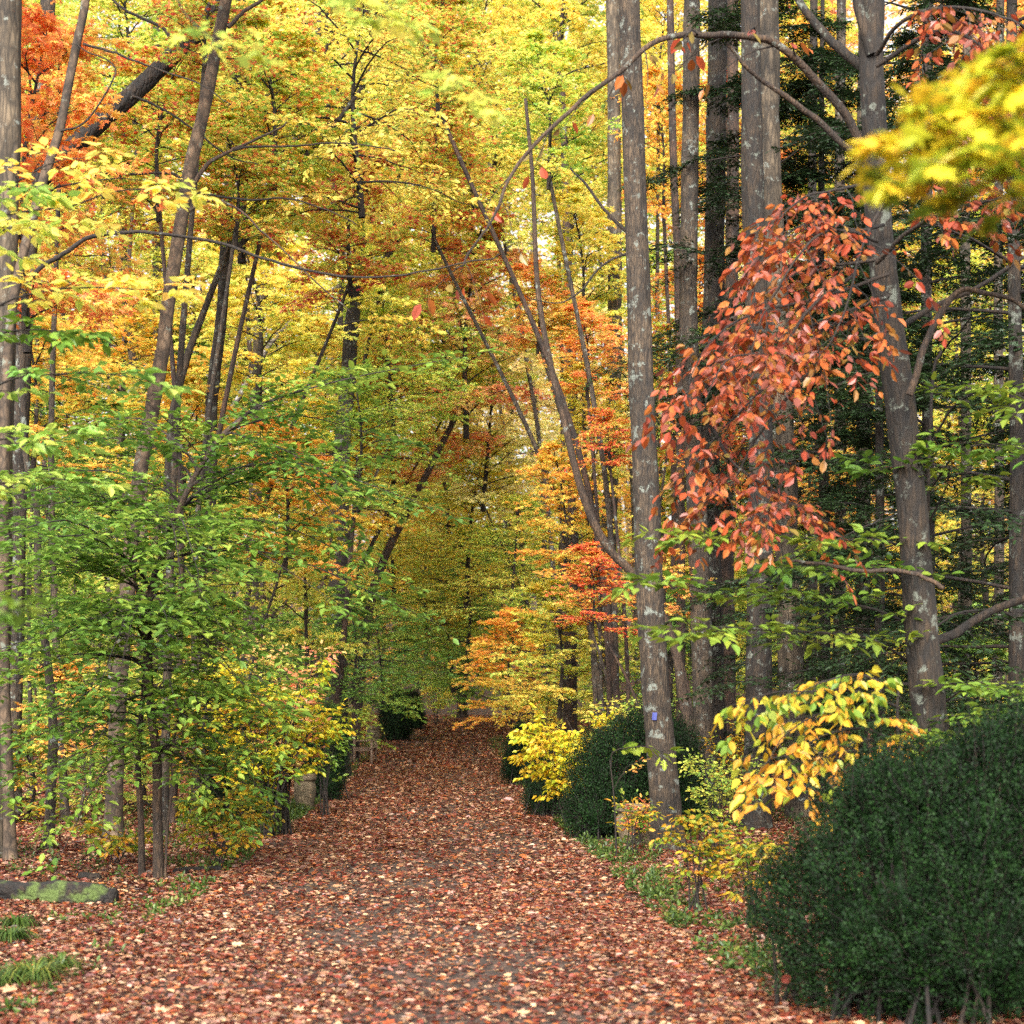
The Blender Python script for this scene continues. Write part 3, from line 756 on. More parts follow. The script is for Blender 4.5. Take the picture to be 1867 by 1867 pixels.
limbs = [
    # py start on stem, end px, end py, depth offset at the end
    (st1, .93, 600, 690, .3), (st1, .98, 815, 655, -.2), (st1, .9, 700, 800, .8), (st1, .86, 620, 880, -.9), (st1, .8, 170, 800, .7), (st1, .84, 280, 745, -.6),
    (st1, .78, 760, 915, -.4), (st1, .74, 40, 870, -.5), (st1, .72, 560, 960, 1.2), (st1, .66, 690, 1040, .5), (st1, .64, -60, 960, .6),
    (st1, .6, 600, 1090, -.9), (st1, .58, 120, 1010, -1.2), (st1, .56, 740, 1110, -.2), (st1, .52, -30, 1090, -.2), (st1, .5, 560, 1180, 1.0),
    (st1, .46, 640, 1190, -.7), (st1, .44, 20, 1150, 1.1), (st1, .42, 500, 1250, -1.4), (st1, .4, -70, 1210, -.7), (st1, .36, 520, 1310, .4),
    (st2, .9, 130, 870, -.8), (st2, .8, -20, 1040, -1.2), (st2, .7, 60, 1190, -1.3), (st2, .62, -60, 1290, .3), (st2, .55, 90, 1320, -1.2), (st2, .5, -50, 1370, -.6),
    (st2, .44, 60, 1400, .8), (st2, .38, 40, 1450, -.8), (st2, .3, 110, 1490, -.4), (st1, .3, 440, 1400, -.8), (st1, .26, 500, 1420, .5), (st1, .22, 420, 1480, -.3), (st1, .32, 160, 1380, -1.5),
    (st3, .95, 400, 1260, -.9), (st3, .7, 380, 1400, .4), (st1, .62, 330, 1050, -2.0), (st1, .54, 400, 1140, -2.0), (st1, .46, 220, 1220, -2.0), (st1, .38, 320, 1280, -1.8), (st2, .66, 180, 1130, -2.0)]
rz_ = np.random.default_rng(77)
limbs = limbs + [(a_, min(.97, max(.1, t_ + rz_.normal() * .03)), ex_ + rz_.normal() * 90, ey_ + rz_.normal() * 70, dd_ + rz_.normal() * .8) for a_, t_, ex_, ey_, dd_ in limbs[::2] if ey_ > 780]
for k, (stm, t, ex, ey, dd) in enumerate(limbs):
    if ey > 1150: ex = min(ex, 500 - (ey - 1150) * .12)
    a, tg = interp(stm, t)
    e = W(ex, ey, 16.8 + dd) - zb
    L = np.linalg.norm(e - a)
    mid = a * .5 + e * .5 + UP * (.13 * L if ey > 750 else .05 * L)
    P = smooth([a, a * .75 + mid * .25 + UP * .04 * L, mid, e], 10)
    g = Geo(500 + k)
    g.tube(P, np.linspace(.006 + .005 * L, .003, 10), 5)
    b = part("branch", g.mesh("branch", PAL['beech'], BK['twig']), Zt)
    h = Geo(700 + k)
    l = dict(beech); pal = l.pop('pal'); size = l.pop('size'); shape = l.pop('shape'); per = l.pop('per'); flat = l.pop('flat'); droop = l.pop('droop')
    h.spray(P, .008, .003, tube=False, L2=min(.95, .42 * L + .15), n2=max(6, int(L * 6.5)), **l)
    h.twig_tubes(.0016)
    h.leaf_twigs(per, size, shape, droop=droop, flat=flat, keep=.68)
    part("foliage", h.mesh("foliage", PAL['beech' if ey > 900 or k % 3 else 'fresh'], BK['twig']), b)

# ------------------------------------------------------------------ other near branches and saplings, drawn where they stand
def reach(name, label, cat, trunk_px, D, w, bark, branches, leaf, group=None):
    """a sapling or an off-frame tree: trunk plus leafy limbs"""
    P = rooted(px_path(trunk_px, D)); base = P[0] + UP * .12
    root = thing(name, label, cat, base, group)
    g = Geo(int(trunk_px[0][0] + D * 31) % 9973)
    trunk_geo(g, shifted(P, base), w * D / FPX / 2, w * .5 * D / FPX / 2, .25, 12, 40, .05, .15)
    part("trunk", g.mesh("trunk", PAL['green'], BK[bark]), root)
    for k, b in enumerate(branches):
        pts, D1, D2, kw = b
        branch(root, base, pts, D1, kw.get('w0', 5), 1.5, kw.get('bark', 'twig'), D2=D2, leaf=dict(leaf, **kw.get('leaf', {})), seed=int(trunk_px[0][0] * 3 + k * 17) % 9973)
    return root

FR = dict(pal='fresh', size=.105, shape='ovate', per=5, n2=10, n3=3, L2=.5, tl=.2, flat=.3, droop=.15, s0=.1, lift=.1)
reach("sapling", "slim green sapling behind the dark right trunk, holding out flat sprays of fresh green leaves", "tree",
      [(1684, 1700), (1684, 1300), (1690, 1000), (1700, 700), (1716, 640)], 14.6, 10, 'twig', [
    ([(1688, 1010), (1600, 985), (1500, 985), (1400, 975), (1310, 965), (1225, 975)], 14.6, 12.2, dict(leaf=dict(n2=15))),
    ([(1688, 1085), (1620, 1040), (1520, 1030), (1430, 1025)], 14.6, 12.6, {}),
    ([(1686, 1150), (1590, 1110), (1480, 1090), (1380, 1080), (1280, 1075), (1175, 1055)], 14.5, 12.0, dict(leaf=dict(n2=15))),
    ([(1686, 1230), (1600, 1170), (1500, 1155), (1400, 1150), (1300, 1145), (1245, 1150)], 14.5, 11.8, dict(leaf=dict(n2=14))),
    ([(1690, 820), (1740, 740), (1800, 705), (1860, 720), (1900, 740)], 14.6, 13.0, {}),
    ([(1692, 900), (1740, 830), (1800, 810), (1880, 825)], 14.6, 13.2, {}),
    ([(1690, 880), (1660, 850), (1600, 850)], 14.6, 13.8, dict(leaf=dict(n2=4))),
    ([(1690, 960), (1720, 900), (1730, 850)], 14.6, 14.0, dict(leaf=dict(n2=4))),
    ([(1690, 1300), (1760, 1260), (1830, 1250), (1900, 1265)], 14.6, 13.0, {}),
    ([(1690, 1340), (1760, 1310), (1830, 1300), (1900, 1320)], 14.6, 12.4, {}),
    ([(1690, 1370), (1740, 1340), (1800, 1350), (1867, 1370)], 14.6, 12.0, {})], FR)

# dead snapped stick caught across the dark trunk
sb = W(1560, 1040, 12.6)
g = Geo(77)
dp = smooth(px_path([(1384, 1021), (1440, 1021), (1500, 1028), (1560, 1040), (1640, 1041), (1690, 1056), (1720, 1073)], 12.6), 30)
dp[1:-1] += g.r.standard_normal((28, 3)) * .004
g.tube(shifted(dp, sb), np.linspace(.009, .018, 30), 8, rough=.12, cap=True)
t = thing("dead_stick", "bare brown dead stick caught across the dark right trunk among green sprays", "stick", sb)
part("stick", g.mesh("stick", PAL['green'], BK['limb']), t)

LG = dict(pal='limegold', size=.088, shape='ovate', per=4, n2=8, n3=3, L2=.45, tl=.15, flat=.5, droop=.3, hang=.5, s0=.08, lift=.1, sag=.3)
reach("understory_shrub", "shrub with drooping yellow and green leaves arching left above the big box shrub", "shrub",
      [(1640, 1780), (1640, 1450), (1636, 1300), (1640, 1240)], 11.6, 10, 'twig', [
    ([(1640, 1290), (1560, 1262), (1480, 1262), (1400, 1270), (1350, 1290)], 11.5, 10.8, {}),
    ([(1640, 1270), (1580, 1235), (1520, 1240), (1460, 1265)], 11.6, 11.2, {}),
    ([(1640, 1330), (1580, 1300), (1500, 1300), (1430, 1340), (1390, 1400)], 11.5, 10.7, {}),
    ([(1640, 1360), (1570, 1330), (1490, 1350), (1440, 1400), (1420, 1420)], 11.5, 10.6, {}),
    ([(1640, 1380), (1590, 1350), (1530, 1370), (1490, 1420)], 11.5, 10.9, {})], LG)

YL = dict(pal='yellow', size=.10, shape='ovate', per=5, n2=7, n3=3, L2=.4, tl=.16, flat=.35, droop=.2, s0=.1, lift=.1)
reach("understory_tree", "beech at the left edge reaching in flat sprays of yellow and orange leaves", "tree",
      [(-90, 1800), (-90, 1200), (-80, 700), (-70, 200)], 12, 18, 'smooth', [
    ([(-80, 420), (20, 390), (120, 375), (200, 350), (280, 345), (340, 348)], 12, 11.5, {}),
    ([(-80, 360), (0, 340), (60, 310), (110, 290), (160, 285)], 12, 11.4, dict(leaf=dict(n2=5))),
    ([(-80, 600), (20, 545), (110, 525), (200, 522), (300, 528)], 12, 11.5, {}),
    ([(-80, 640), (0, 610), (60, 600), (130, 605)], 12, 11.6, dict(leaf=dict(pal='fresh'))),
    ([(-80, 460), (0, 420), (60, 400)], 12, 11.2, {}),
    ([(-80, 740), (20, 690), (120, 680), (200, 682), (275, 695)], 12, 11.8, dict(leaf=dict(pal='green'))),
    ([(-80, 370), (0, 345), (50, 345)], 12, 11., dict(leaf=dict(pal='green', n2=4))),
    ([(-80, 820), (0, 800), (70, 800), (120, 790)], 12, 11.8, dict(leaf=dict(pal='green'))),
    ([(-80, 900), (0, 880), (80, 870), (160, 880)], 12, 11.8, dict(leaf=dict(pal='green')))], YL)
reach("oak_sapling", "spindly oak sapling with a few pale green lobed leaves across the blazed trunk", "sapling",
      [(1124, 1580), (1122, 1500), (1118, 1440), (1112, 1385)], 19.4, 4, 'twig', [
    ([(1114, 1400), (1120, 1372), (1150, 1362), (1185, 1360), (1212, 1368)], 19.4, 19.2, dict(w0=2, leaf=dict(n2=4))),
    ([(1118, 1440), (1140, 1400), (1160, 1390)], 19.4, 19.2, dict(w0=2, leaf=dict(n2=2, pal='orange', shape='oval', size=.08)))],
      dict(pal='fresh', size=.14, shape='oak', per=2, n2=4, n3=1, L2=.14, tl=.07, flat=.5, droop=.2, s0=.1))
# closest foliage, well out of focus
ML = dict(pal='lemon', size=.07, shape='maple', per=5, n2=8, n3=3, L2=.26, tl=.1, flat=.4, droop=.2, s0=.05, lift=.1, twr=.001)
reach("maple_tree", "maple beyond the right edge whose blurred yellow-green leaves hang closest to the camera", "tree",
      [(2200, 2600), (2200, 1200), (2180, 300), (2160, -200)], 5.0, 60, 'dark', [
    ([(2180, 280), (2000, 200), (1900, 150), (1830, 130), (1780, 190)], 4.6, 4.3, {}),
    ([(2180, 330), (2000, 250), (1920, 200), (1820, 200), (1710, 215), (1650, 240)], 4.6, 4.2, dict(leaf=dict(L2=.18))),
    ([(2180, 380), (2000, 290), (1900, 260), (1800, 275), (1700, 295)], 4.6, 4.2, {}),
    ([(2180, 420), (2000, 330), (1900, 315), (1800, 330)], 4.6, 4.3, dict(leaf=dict(n2=5))),
    ([(2180, 260), (2020, 160), (1930, 110), (1880, 100)], 4.6, 4.3, dict(leaf=dict(n2=5)))], ML)
reach("maple_tree", "maple above the frame with blurred olive leaves dangling at top centre-left", "tree",
      [(-900, 2000), (-800, 900), (-700, -300)], 7.5, 50, 'dark', [
    ([(-700, -300), (-100, -260), (300, -150), (480, -60), (560, -20), (640, 10), (700, 30)], 7.5, 7.2, dict(leaf=dict(s0=.72, n2=8))),
    ([(-700, -280), (0, -200), (250, -100), (330, 20), (370, 60), (400, 70)], 7.5, 7.2, dict(leaf=dict(s0=.8, n2=5))),
    ([(-700, -300), (300, -200), (600, -90), (720, 20), (800, 110), (840, 160)], 7.5, 7.2, dict(leaf=dict(s0=.78, n2=6)))],
      dict(ML, pal='olive', keep=.45, size=.07, L2=.4))
reach("maple_tree", "tree outside the lower left edge with a blurred green leaf cluster poking in", "tree",
      [(-260, 2400), (-240, 1600), (-200, 1000)], 5.6, 25, 'dark', [
    ([(-220, 1250), (-130, 1180), (-60, 1130), (10, 1120)], 5.6, 5.4, dict(leaf=dict(n2=4, L2=.12)))], dict(ML, pal='fresh', shape='ovate'))

# shrubs with yellow leaves either side of the path
def shrub(name, label, px, py_base, D, hpx, wpx, pal, seed, size=.07, shape='oval', stems=7, per=4, hang=.1, lean=0., dense=1., cat="shrub", group=None):
    b = W(px, py_base, D); b[2] = float(gz(b[0], D))
    root = thing(name, label, cat, b, group)
    h = hpx * D / FPX; w = wpx * D / FPX / 2
    gs = Geo(seed); gl = Geo(seed + 1); R = gs.r
    for k in range(stems):
        az = k * 2.4 + R.uniform(0, .6); q = R.uniform(.3, 1.)
        e = np.array([math.cos(az) * w * q + lean * w, math.sin(az) * w * q * .8, h * R.uniform(.6, 1.)])
        P = smooth([(R.normal() * .05, R.normal() * .05, -.03), e * [.35, .35, .55], e * [.75, .75, .9], e * [1, 1, .96]], 9)
        gs.tube(P, np.linspace(.006 + .004 * h, .002, 9), 5)
        gl.spray(P, .005, .002, L2=.42 * max(w, h * .4), n2=int(9 * dense), n3=3, tl=.16, tube=False, planar=.5, s0=.2, sag=.25)
    part("stems", gs.mesh("stems", PAL[pal], BK['twig']), root).name = "stem"
    gl.twig_tubes(.0016)
    gl.leaf_twigs(per, size, shape, hang=hang, flat=.5)
    part("foliage", gl.mesh("foliage", PAL[pal], BK['twig']), root)
    return root

shrub("understory_shrub", "bright yellow shrub drooping over the right edge of the path beside dark box", 1040, 1455, 24, 215, 230, 'lemon', 901, .085, 'ovate', 16, 5, .55, dense=1.3)
shrub("understory_shrub", "yellow-green shrub top peeping above the box shrub left of the blazed tree", 1110, 1470, 27, 215, 150, 'lime', 903, .075, 'ovate', 8, 4, .1)
shrub("understory_shrub", "sprawling yellow-leaved shrub overhanging the dark box left of the path", 490, 1500, 22.5, 320, 330, 'lemon', 905, .078, 'ovate', 16, 5, .35, dense=1.3)
shrub("understory_shrub", "shrub with salmon-pink leaves above the golden one left of the path", 520, 1490, 22.8, 370, 190, 'salmon', 907, .08, 'ovate', 9, 4, .1)
shrub("understory_shrub", "low yellow-green shrub touching the golden shrub and the green sapling", 400, 1530, 20, 130, 200, 'limegold', 909, .07, 'ovate', 9, 4, .3)
shrub("understory_shrub", "tall thin yellow shrub in front of the mottled brown trunk", 1340, 1520, 23.5, 200, 120, 'limegold', 911, .06, 'ovate', 9, 3, .3)
shrub("understory_shrub", "wispy yellow-green seedling on bare thin stems at the right path edge", 1270, 1690, 14, 180, 110, 'limegold', 913, .06, 'oval', 6, 4, .3, dense=.7)
shrub("understory_shrub", "wispy leafy seedling beside the left flank of the big box shrub", 1372, 1700, 13, 170, 90, 'limegold', 915, .07, 'long', 5, 4, .3, dense=.6)
shrub("understory_shrub", "brown-twigged shrub with small rusty leaves right of the blazed trunk's foot", 1310, 1600, 18.5, 200, 130, 'olive', 917, .05, 'oval', 8, 4, .1)
shrub("seedling", "small yellow-leaved seedling left of the double-stemmed sapling's foot", 215, 1570, 18, 75, 120, 'limegold', 919, .08, 'ovate', 5, 3, .2, dense=.5, cat="seedling")
shrub("seedling", "small yellow-green seedling right of the double-stemmed sapling's foot", 400, 1575, 18, 90, 130, 'limegold', 921, .07, 'ovate', 6, 3, .2, dense=.5, cat="seedling")
shrub("seedling", "thin yellow seedling in front of the stone urn at the blazed tree", 1152, 1572, 19.6, 110, 70, 'limegold', 923, .08, 'long', 4, 3, .1, dense=.5, cat="seedling")
shrub("seedling", "little red-leaved seedling beside the urn and the blazed tree", 1166, 1530, 21, 80, 50, 'red', 925, .06, 'oval', 5, 3, .2, dense=.5, cat="seedling")
shrub("understory_shrub", "orange-yellow bushy shrub leaning over the far right bend of the path", 985, 1385, 42, 190, 200, 'gold', 927, .085, 'oval', 14, 5, .1, dense=1.4)
shrub("understory_shrub", "green-yellow low shrub at the far end of the path on the left", 795, 1325, 70, 70, 60, 'lime', 929, .1, 'rhomb', 7, 4, .1)
shrub("understory_shrub", "pale green shrub beyond the bench left of the path", 640, 1370, 51, 100, 70, 'olive', 931, .09, 'oval', 9, 4, .1)
shrub("understory_shrub", "broad-leaved fresh green shrub over the near left box shrubs", 590, 1440, 27, 200, 90, 'fresh', 933, .09, 'ovate', 7, 3, .1, dense=.6)

# ------------------------------------------------------------------ clipped-looking dark box shrubs
def box_mesh(name, lobes, n, seed, leaf=.02, shoot=.13, per=70, tufts=16):
    """lobes: (x,y,z,rx,ry,rz); short leafy shoots over the lumpy surface, a twiggy mass inside"""
    g = Geo(seed); R = g.r
    P, Dn, C = [], [], []
    lob = np.array(lobes)
    ex_ = []
    for _ in range(tufts):                                # smaller billows over the big ones
        L = lob[R.integers(0, len(lob))]; th = R.uniform(0, 6.28); cz = R.uniform(-.1, 1); q = math.sqrt(1 - cz * cz)
        rs = R.uniform(.12, .26) * L[3]/.6
        ex_.append(list(L[:3] + np.array([math.cos(th) * q, math.sin(th) * q, cz]) * L[3:] * .88) + [rs, rs, rs * R.uniform(.9, 1.5)])
    if tufts: lob = np.vstack([lob, ex_])
    wts = lob[:, 3] * lob[:, 5]; wts = wts / wts.sum()
    cnt = np.round(wts * n).astype(int)
    for q_ in range(cnt.sum()):
        li = int(np.searchsorted(np.cumsum(cnt), q_, side='right')); L = lob[li]
        kk = q_ - (np.cumsum(cnt)[li] - cnt[li])
        th = kk * 2.39996 + R.normal() * .05; cz = -.75 + 1.75 * (kk + .5) / cnt[li]
        s_ = math.sqrt(1 - cz * cz)
        u = np.array([math.cos(th) * s_, math.sin(th) * s_, cz])
        lump = 1 + .08 * math.sin(5 * th + 3 * cz + L[0] * 7) + .06 * math.sin(9 * cz + 2 * th) + .05 * math.sin(13 * th + 11 * cz)
        p = L[:3] + u * L[3:] * lump * R.choice([R.uniform(.68, .88), R.uniform(.86, 1.0), R.uniform(1., 1.16)], p=[.4, .46, .14]) * (1 + .09 * math.sin(4.3 * u[0] * 3 + L[1] * 9) * math.sin(3.7 * u[2] * 3 + 1))
        if p[2] < .03: continue
        inside = np.delete((((p - lob[:, :3]) / lob[:, 3:]) ** 2).sum(1), li).min()
        if inside < .6: continue
        P.append(p); Dn.append(norm(u + UP * .75 + R.standard_normal(3) * .25)); C.append(R.random())
    P = np.array(P); Dn = np.array(Dn); C = np.array(C)
    sh_ = R.uniform(.55, 1.7, len(P))[:, None]
    tube_a = P - Dn * shoot * .7
    g.tw = [(a, b, c) for a, b, c in zip(tube_a, P + Dn * shoot * .55 * sh_, C)]
    g.twig_tubes(.002)
    n = len(P)
    q = R.uniform(-.8, .6, (n, per)); rad = shoot * .32 * (1 - .5 * np.clip(q, 0, 1))
    off = R.standard_normal((n, per, 3)); off = off - (off * Dn[:, None]).sum(-1, keepdims=True) * Dn[:, None]
    off = norm(off)
    pos = P[:, None] + Dn[:, None] * (q * shoot * sh_)[..., None] + off * (rad * R.uniform(.4, 1, (n, per)))[..., None]
    d = norm(off + Dn[:, None] * .7 + R.standard_normal((n, per, 3)) * .3)
    nr = Dn[:, None] + R.standard_normal((n, per, 3)) * .5
    g.leaves(pos.reshape(-1, 3), d.reshape(-1, 3), nr.reshape(-1, 3), leaf * R.uniform(.7, 1.3, n * per), R.random(n * per), np.repeat(C, per), 'rhomb')
    # the twiggy heart, well under the leaves
    for L in lob:
        c0 = np.array([L[0], L[1], .0])
        for k in range(40 if L[3] > .28 else 3):
            th = R.uniform(0, 2 * math.pi); cz = R.uniform(-.3, 1); s_ = math.sqrt(1 - cz * cz)
            e = L[:3] + np.array([math.cos(th) * s_, math.sin(th) * s_, cz]) * L[3:] * .85
            g.tube(smooth([c0 + R.standard_normal(3) * [.1, .1, 0], (c0 + e) / 2 + UP * .1 * R.random(), e], 5), np.linspace(.014, .004, 5), 4)
        if L[3] < .28: continue
        # solid inner mass in the dark leaf green, behind gaps between shoots
        u_, v_ = np.linspace(0, 2 * np.pi, 17)[:-1], np.linspace(.25, np.pi - .05, 9)
        rr_ = .45
        ring = [L[:3] + np.array([0, 0, -L[5] * .0]) + np.array([0, 0, math.cos(v) * L[5] * rr_]) for v in v_[::-1]]
        g.tube(np.array(ring), np.array([math.sin(v) * min(L[3], L[4]) * rr_ + .01 for v in v_[::-1]]), 14, rough=.12, cap=True, mi=0)
    return g.mesh(name, PAL['box'], BK['furrow'])

boxA = box_mesh("box_foliage", [(0, 0, .52, .62, .6, .6), (.2, .1, .78, .48, .5, .5), (-.25, -.05, .4, .5, .5, .48)], 2200, 61, .021, .12, 40)
boxB = box_mesh("box_foliage", [(0, 0, .5, .5, .5, .55), (.22, 0, .7, .36, .4, .42), (-.2, .1, .62, .38, .4, .5), (.02, -.1, .95, .3, .3, .34), (-.38, -.1, .3, .3, .35, .32), (.42, -.05, .32, .28, .3, .34), (.2, .1, 1.05, .2, .2, .25)], 3200, 65, .02, .14, 34)
def box_shrub(label, px, py, D, wpx, hpx, rz, group="dark green box shrubs lining the path"):
    b = W(px, py, D); b[2] = float(gz(b[0], D))
    root = thing("box_shrub", label, "shrub", b, group)
    o = part("foliage", boxB if int(px) % 20 != 2 else boxA, root)
    s = wpx * D / FPX / 1.35; sz = hpx * D / FPX / 1.3
    o.scale = (s, s, sz); o.rotation_euler = (0, 0, rz)
    return root
big = box_mesh("box_foliage", [(0, 0, .62, .72, .7, .66), (.5, .15, .85, .75, .7, .68), (-.3, .05, .45, .5, .55, .5), (1.1, .2, .8, .7, .7, .74), (.3, -.25, .4, .7, .6, .55), (.15, .1, .95, .42, .4, .42)], 11500, 62, .018, .12, 42, 40)
bb = np.array([(1685 - CX) / FPX * 9.3, 9.3, 0.])
rt = thing("box_shrub", "huge dark green box shrub filling the lower right corner", "shrub", bb, "dark green box shrubs lining the path")
part("foliage", big, rt)
box_shrub("dark box shrub behind the stone urn and the blazed tree, right of the path", 1130, 1530, 22.2, 215, 225, .4)
box_shrub("dark box shrub showing right of the blazed tree's trunk", 1235, 1520, 23.2, 150, 205, 1.9)
box_shrub("dark box shrub under the bright yellow shrub on the right", 1010, 1460, 27, 120, 130, 2.7)
box_shrub("small dark box shrub farther along on the right, beneath golden leaves", 960, 1425, 38, 90, 110, 3.3)
box_shrub("dark box shrub nearest on the left, below the golden shrub", 452, 1480, 26.2, 165, 190, 4.1)
box_shrub("dark box shrub next to the left urn, toward the bench", 590, 1435, 32, 112, 165, 5.2)
box_shrub("dark box shrub left of the urn and partly behind the first", 420, 1490, 27.5, 140, 170, .9)
box_shrub("far dark box shrub beside the distant urn", 722, 1345, 60, 75, 90, 1.5)
box_shrub("farthest dark box shrub near the end of the path on the left", 752, 1330, 66, 55, 70, 2.2)

# fallen leaves caught on the big box shrub
g = Geo(63); R = g.r
pp = []
for px, py in [(1605, 1530), (1635, 1532), (1470, 1680), (1490, 1710), (1780, 1390), (1760, 1440), (1710, 1480), (1745, 1655), (1770, 1670), (1425, 1790), (1500, 1800), (1520, 1812), (1700, 1845), (1800, 1455), (1560, 1600), (1680, 1378)]:
    pp.append(W(px, py, 9.2 + (.15 if py < 1500 else 0)))
pp = np.array(pp); n = len(pp)
g.leaves(pp, R.standard_normal((n, 3)), np.tile([0, -.8, .6], (n, 1)) + R.standard_normal((n, 3)) * .3, R.uniform(.05, .075, n), R.random(n), R.uniform(.4, .9, n), 'curl')
setting("caught_leaves", g.mesh("caught_leaves", PAL['litter'], BK['twig']), 'stuff', "a few fallen tan leaves caught on the big box shrub")

# ------------------------------------------------------------------ hemlocks on the right
def hemlock_mesh(seed, H=13., Rm=3.2, nl=56):
    g = Geo(seed); R = g.r
    for i in range(nl):
        t = (i + R.random()) / nl; z = .8 + t * (H - 1)
        L = Rm * (1 - t * .75) * R.uniform(.7, 1.15)
        az = i * 2.399 + R.normal() * .3; el = math.radians(R.uniform(0, 18))
        d = np.array([math.cos(az) * math.cos(el), math.sin(az) * math.cos(el), math.sin(el)])
        k = np.linspace(0, 1, 9)[:, None]
        pts = np.array([0, 0, z]) + d * L * k - UP * (.16 * L * k ** 2) + np.cumsum(R.standard_normal((9, 3)) * .015 * L, 0) * k
        g.tube(pts, np.linspace(.022, .005, 9), 5)
        if R.random() < .12: continue
        g.spray(pts, .012, .004, L * .46, 14, s0=.15, n3=8, tl=.3, tube=False, ang=58, lift=.12, sag=.25, planar=.92)
    g.twig_tubes(.0022)
    g.leaf_twigs(11, .085, 'needle', droop=.12, flat=.35, spread=1.)
    return g.mesh("hemlock_crown", PAL['hemlock'], BK['twig'])
hm = [hemlock_mesh(71), hemlock_mesh(72, 12., 2.6, 50)]
def hemlock(label, px, D, w, hi, rz, s=1., dz=0.):
    x = (px - CX) / FPX * D; b = np.array([x, D, float(gz(x, D))])
    root = thing("hemlock_tree", label, "tree", b, "dark hemlocks on the right")
    g = Geo(int(px))
    trunk_geo(g, [(0, 0, -.1), (.03, 0, 4), (-.03, 0, 8), (0, 0, 13.3 * s)], w * D / FPX / 2, .03, .3, 16, 40)
    part("trunk", g.mesh("trunk", PAL['green'], BK['dark']), root)
    o = part("crown", hm[hi], root, (0, 0, dz)); o.scale = (s, s, s); o.rotation_euler = (0, 0, rz)
    return root
hemlock("dark hemlock immediately right of the foreground trunk, branches across the right edge", 1850, 18.5, 34, 0, .3, 1.)
hemlock("dark hemlock seen through the rust-red leaves, behind the pale grey trunk", 1500, 28, 26, 1, 2.2, 1., .3)
hemlock("dark hemlock centred behind the foreground trunk, between two others", 1690, 24, 26, 0, 4.1, 1.)
hemlock("slim hemlock whose top shows left of the foreground trunk at the top edge", 1395, 27, 20, 1, 5.0, .95, 4.5)
hemlock("far hemlock beyond the right edge behind the nearest one", 1960, 26, 26, 1, 1.0, 1.)
hemlock("hemlock low on the right with branches down to the box shrub", 1600, 21.5, 22, 1, .6, .62)
for k, (px, D, w, lab) in enumerate([(1572, 31, 30, "grey trunk left of the foreground trunk, in the hemlock shade"), (1690, 33, 22, "straight dark trunk right of the foreground trunk's top, among hemlock boughs"),
                                     (1530, 36, 24, "thin grey trunk between the pale grey trunk and the foreground one"), (1760, 30, 22, "thin dark trunk in the lower right hemlock shade"),
                                     (1480, 40, 20, "slender far trunk just right of the pale grey speckled one"), (1820, 38, 20, "far trunk at the right with bright leaves behind")]):
    tall_tree("tall_tree", lab, "tree", [(px - 6, 1440), (px + 2, 1000), (px, 500), (px + 4, 0), (px + 4, -100)], D, w, w * .7, ['grey', 'dark', 'ash'][k % 3],
              crown=[('L0', ['gold', 'orange', 'yellow'][k % 3], -.5, .9)], sides=12)

# ------------------------------------------------------------------ background trees: crown centre and size read off the picture, each rooted at its own distance
used_labels = set()
def wood_tree(key, pal, px, py, wpx, hpx, D, label, lean=0., group="coloured trees filling the forest"):
    if label in used_labels: label = label.replace(' tree ', ' neighbouring tree ')
    used_labels.add(label)
    R_, H = CROWN[key][1:]
    sx = wpx * D / FPX / (2 * R_); sz = hpx * D / FPX / H
    sz = min(max(sz, .75 * sx), 1.35 * sx)
    c = W(px, py, D)                                     # crown centre
    cb = c - UP * sz * H / 2                             # crown foot
    bx = c[0] - lean
    lo, hi_ = float(path_l(D)) - 1.2, float(path_r(D)) + 1.2
    if D < 84 and lo < bx < hi_:                          # trees stand beside the path and lean over it
        bx = lo - abs(lean) * .6 if bx - lo < hi_ - bx else hi_ + abs(lean) * .6
    b = np.array([bx, D, 0.]); b[2] = float(gz(b[0], D))
    root = thing("forest_tree", label, "tree", b, group)
    g = Geo(int(px * 3 + py) % 9973)
    top = np.array([c[0], D, max(cb[2] + .3, b[2] + .3)])
    r = .02 + .0040 * (top[2] - b[2])
    mid = (b + top) / 2 + np.array([g.r.normal() * .12, 0, 0])
    mid[0] = b[0] * .72 + top[0] * .28 + g.r.normal() * .2
    trunk_geo(g, shifted([b - UP * .1, mid, top], b), r, r * .5, .3, 9, 18, .06)
    part("trunk", g.mesh("trunk", PAL['green'], BK[['ash', 'dark', 'red', 'smooth'][int(px + py) % 4]]), root)
    crown_part(root, key, cb - b, sx, sz, pal, rz=px * .37 + py)
    return root

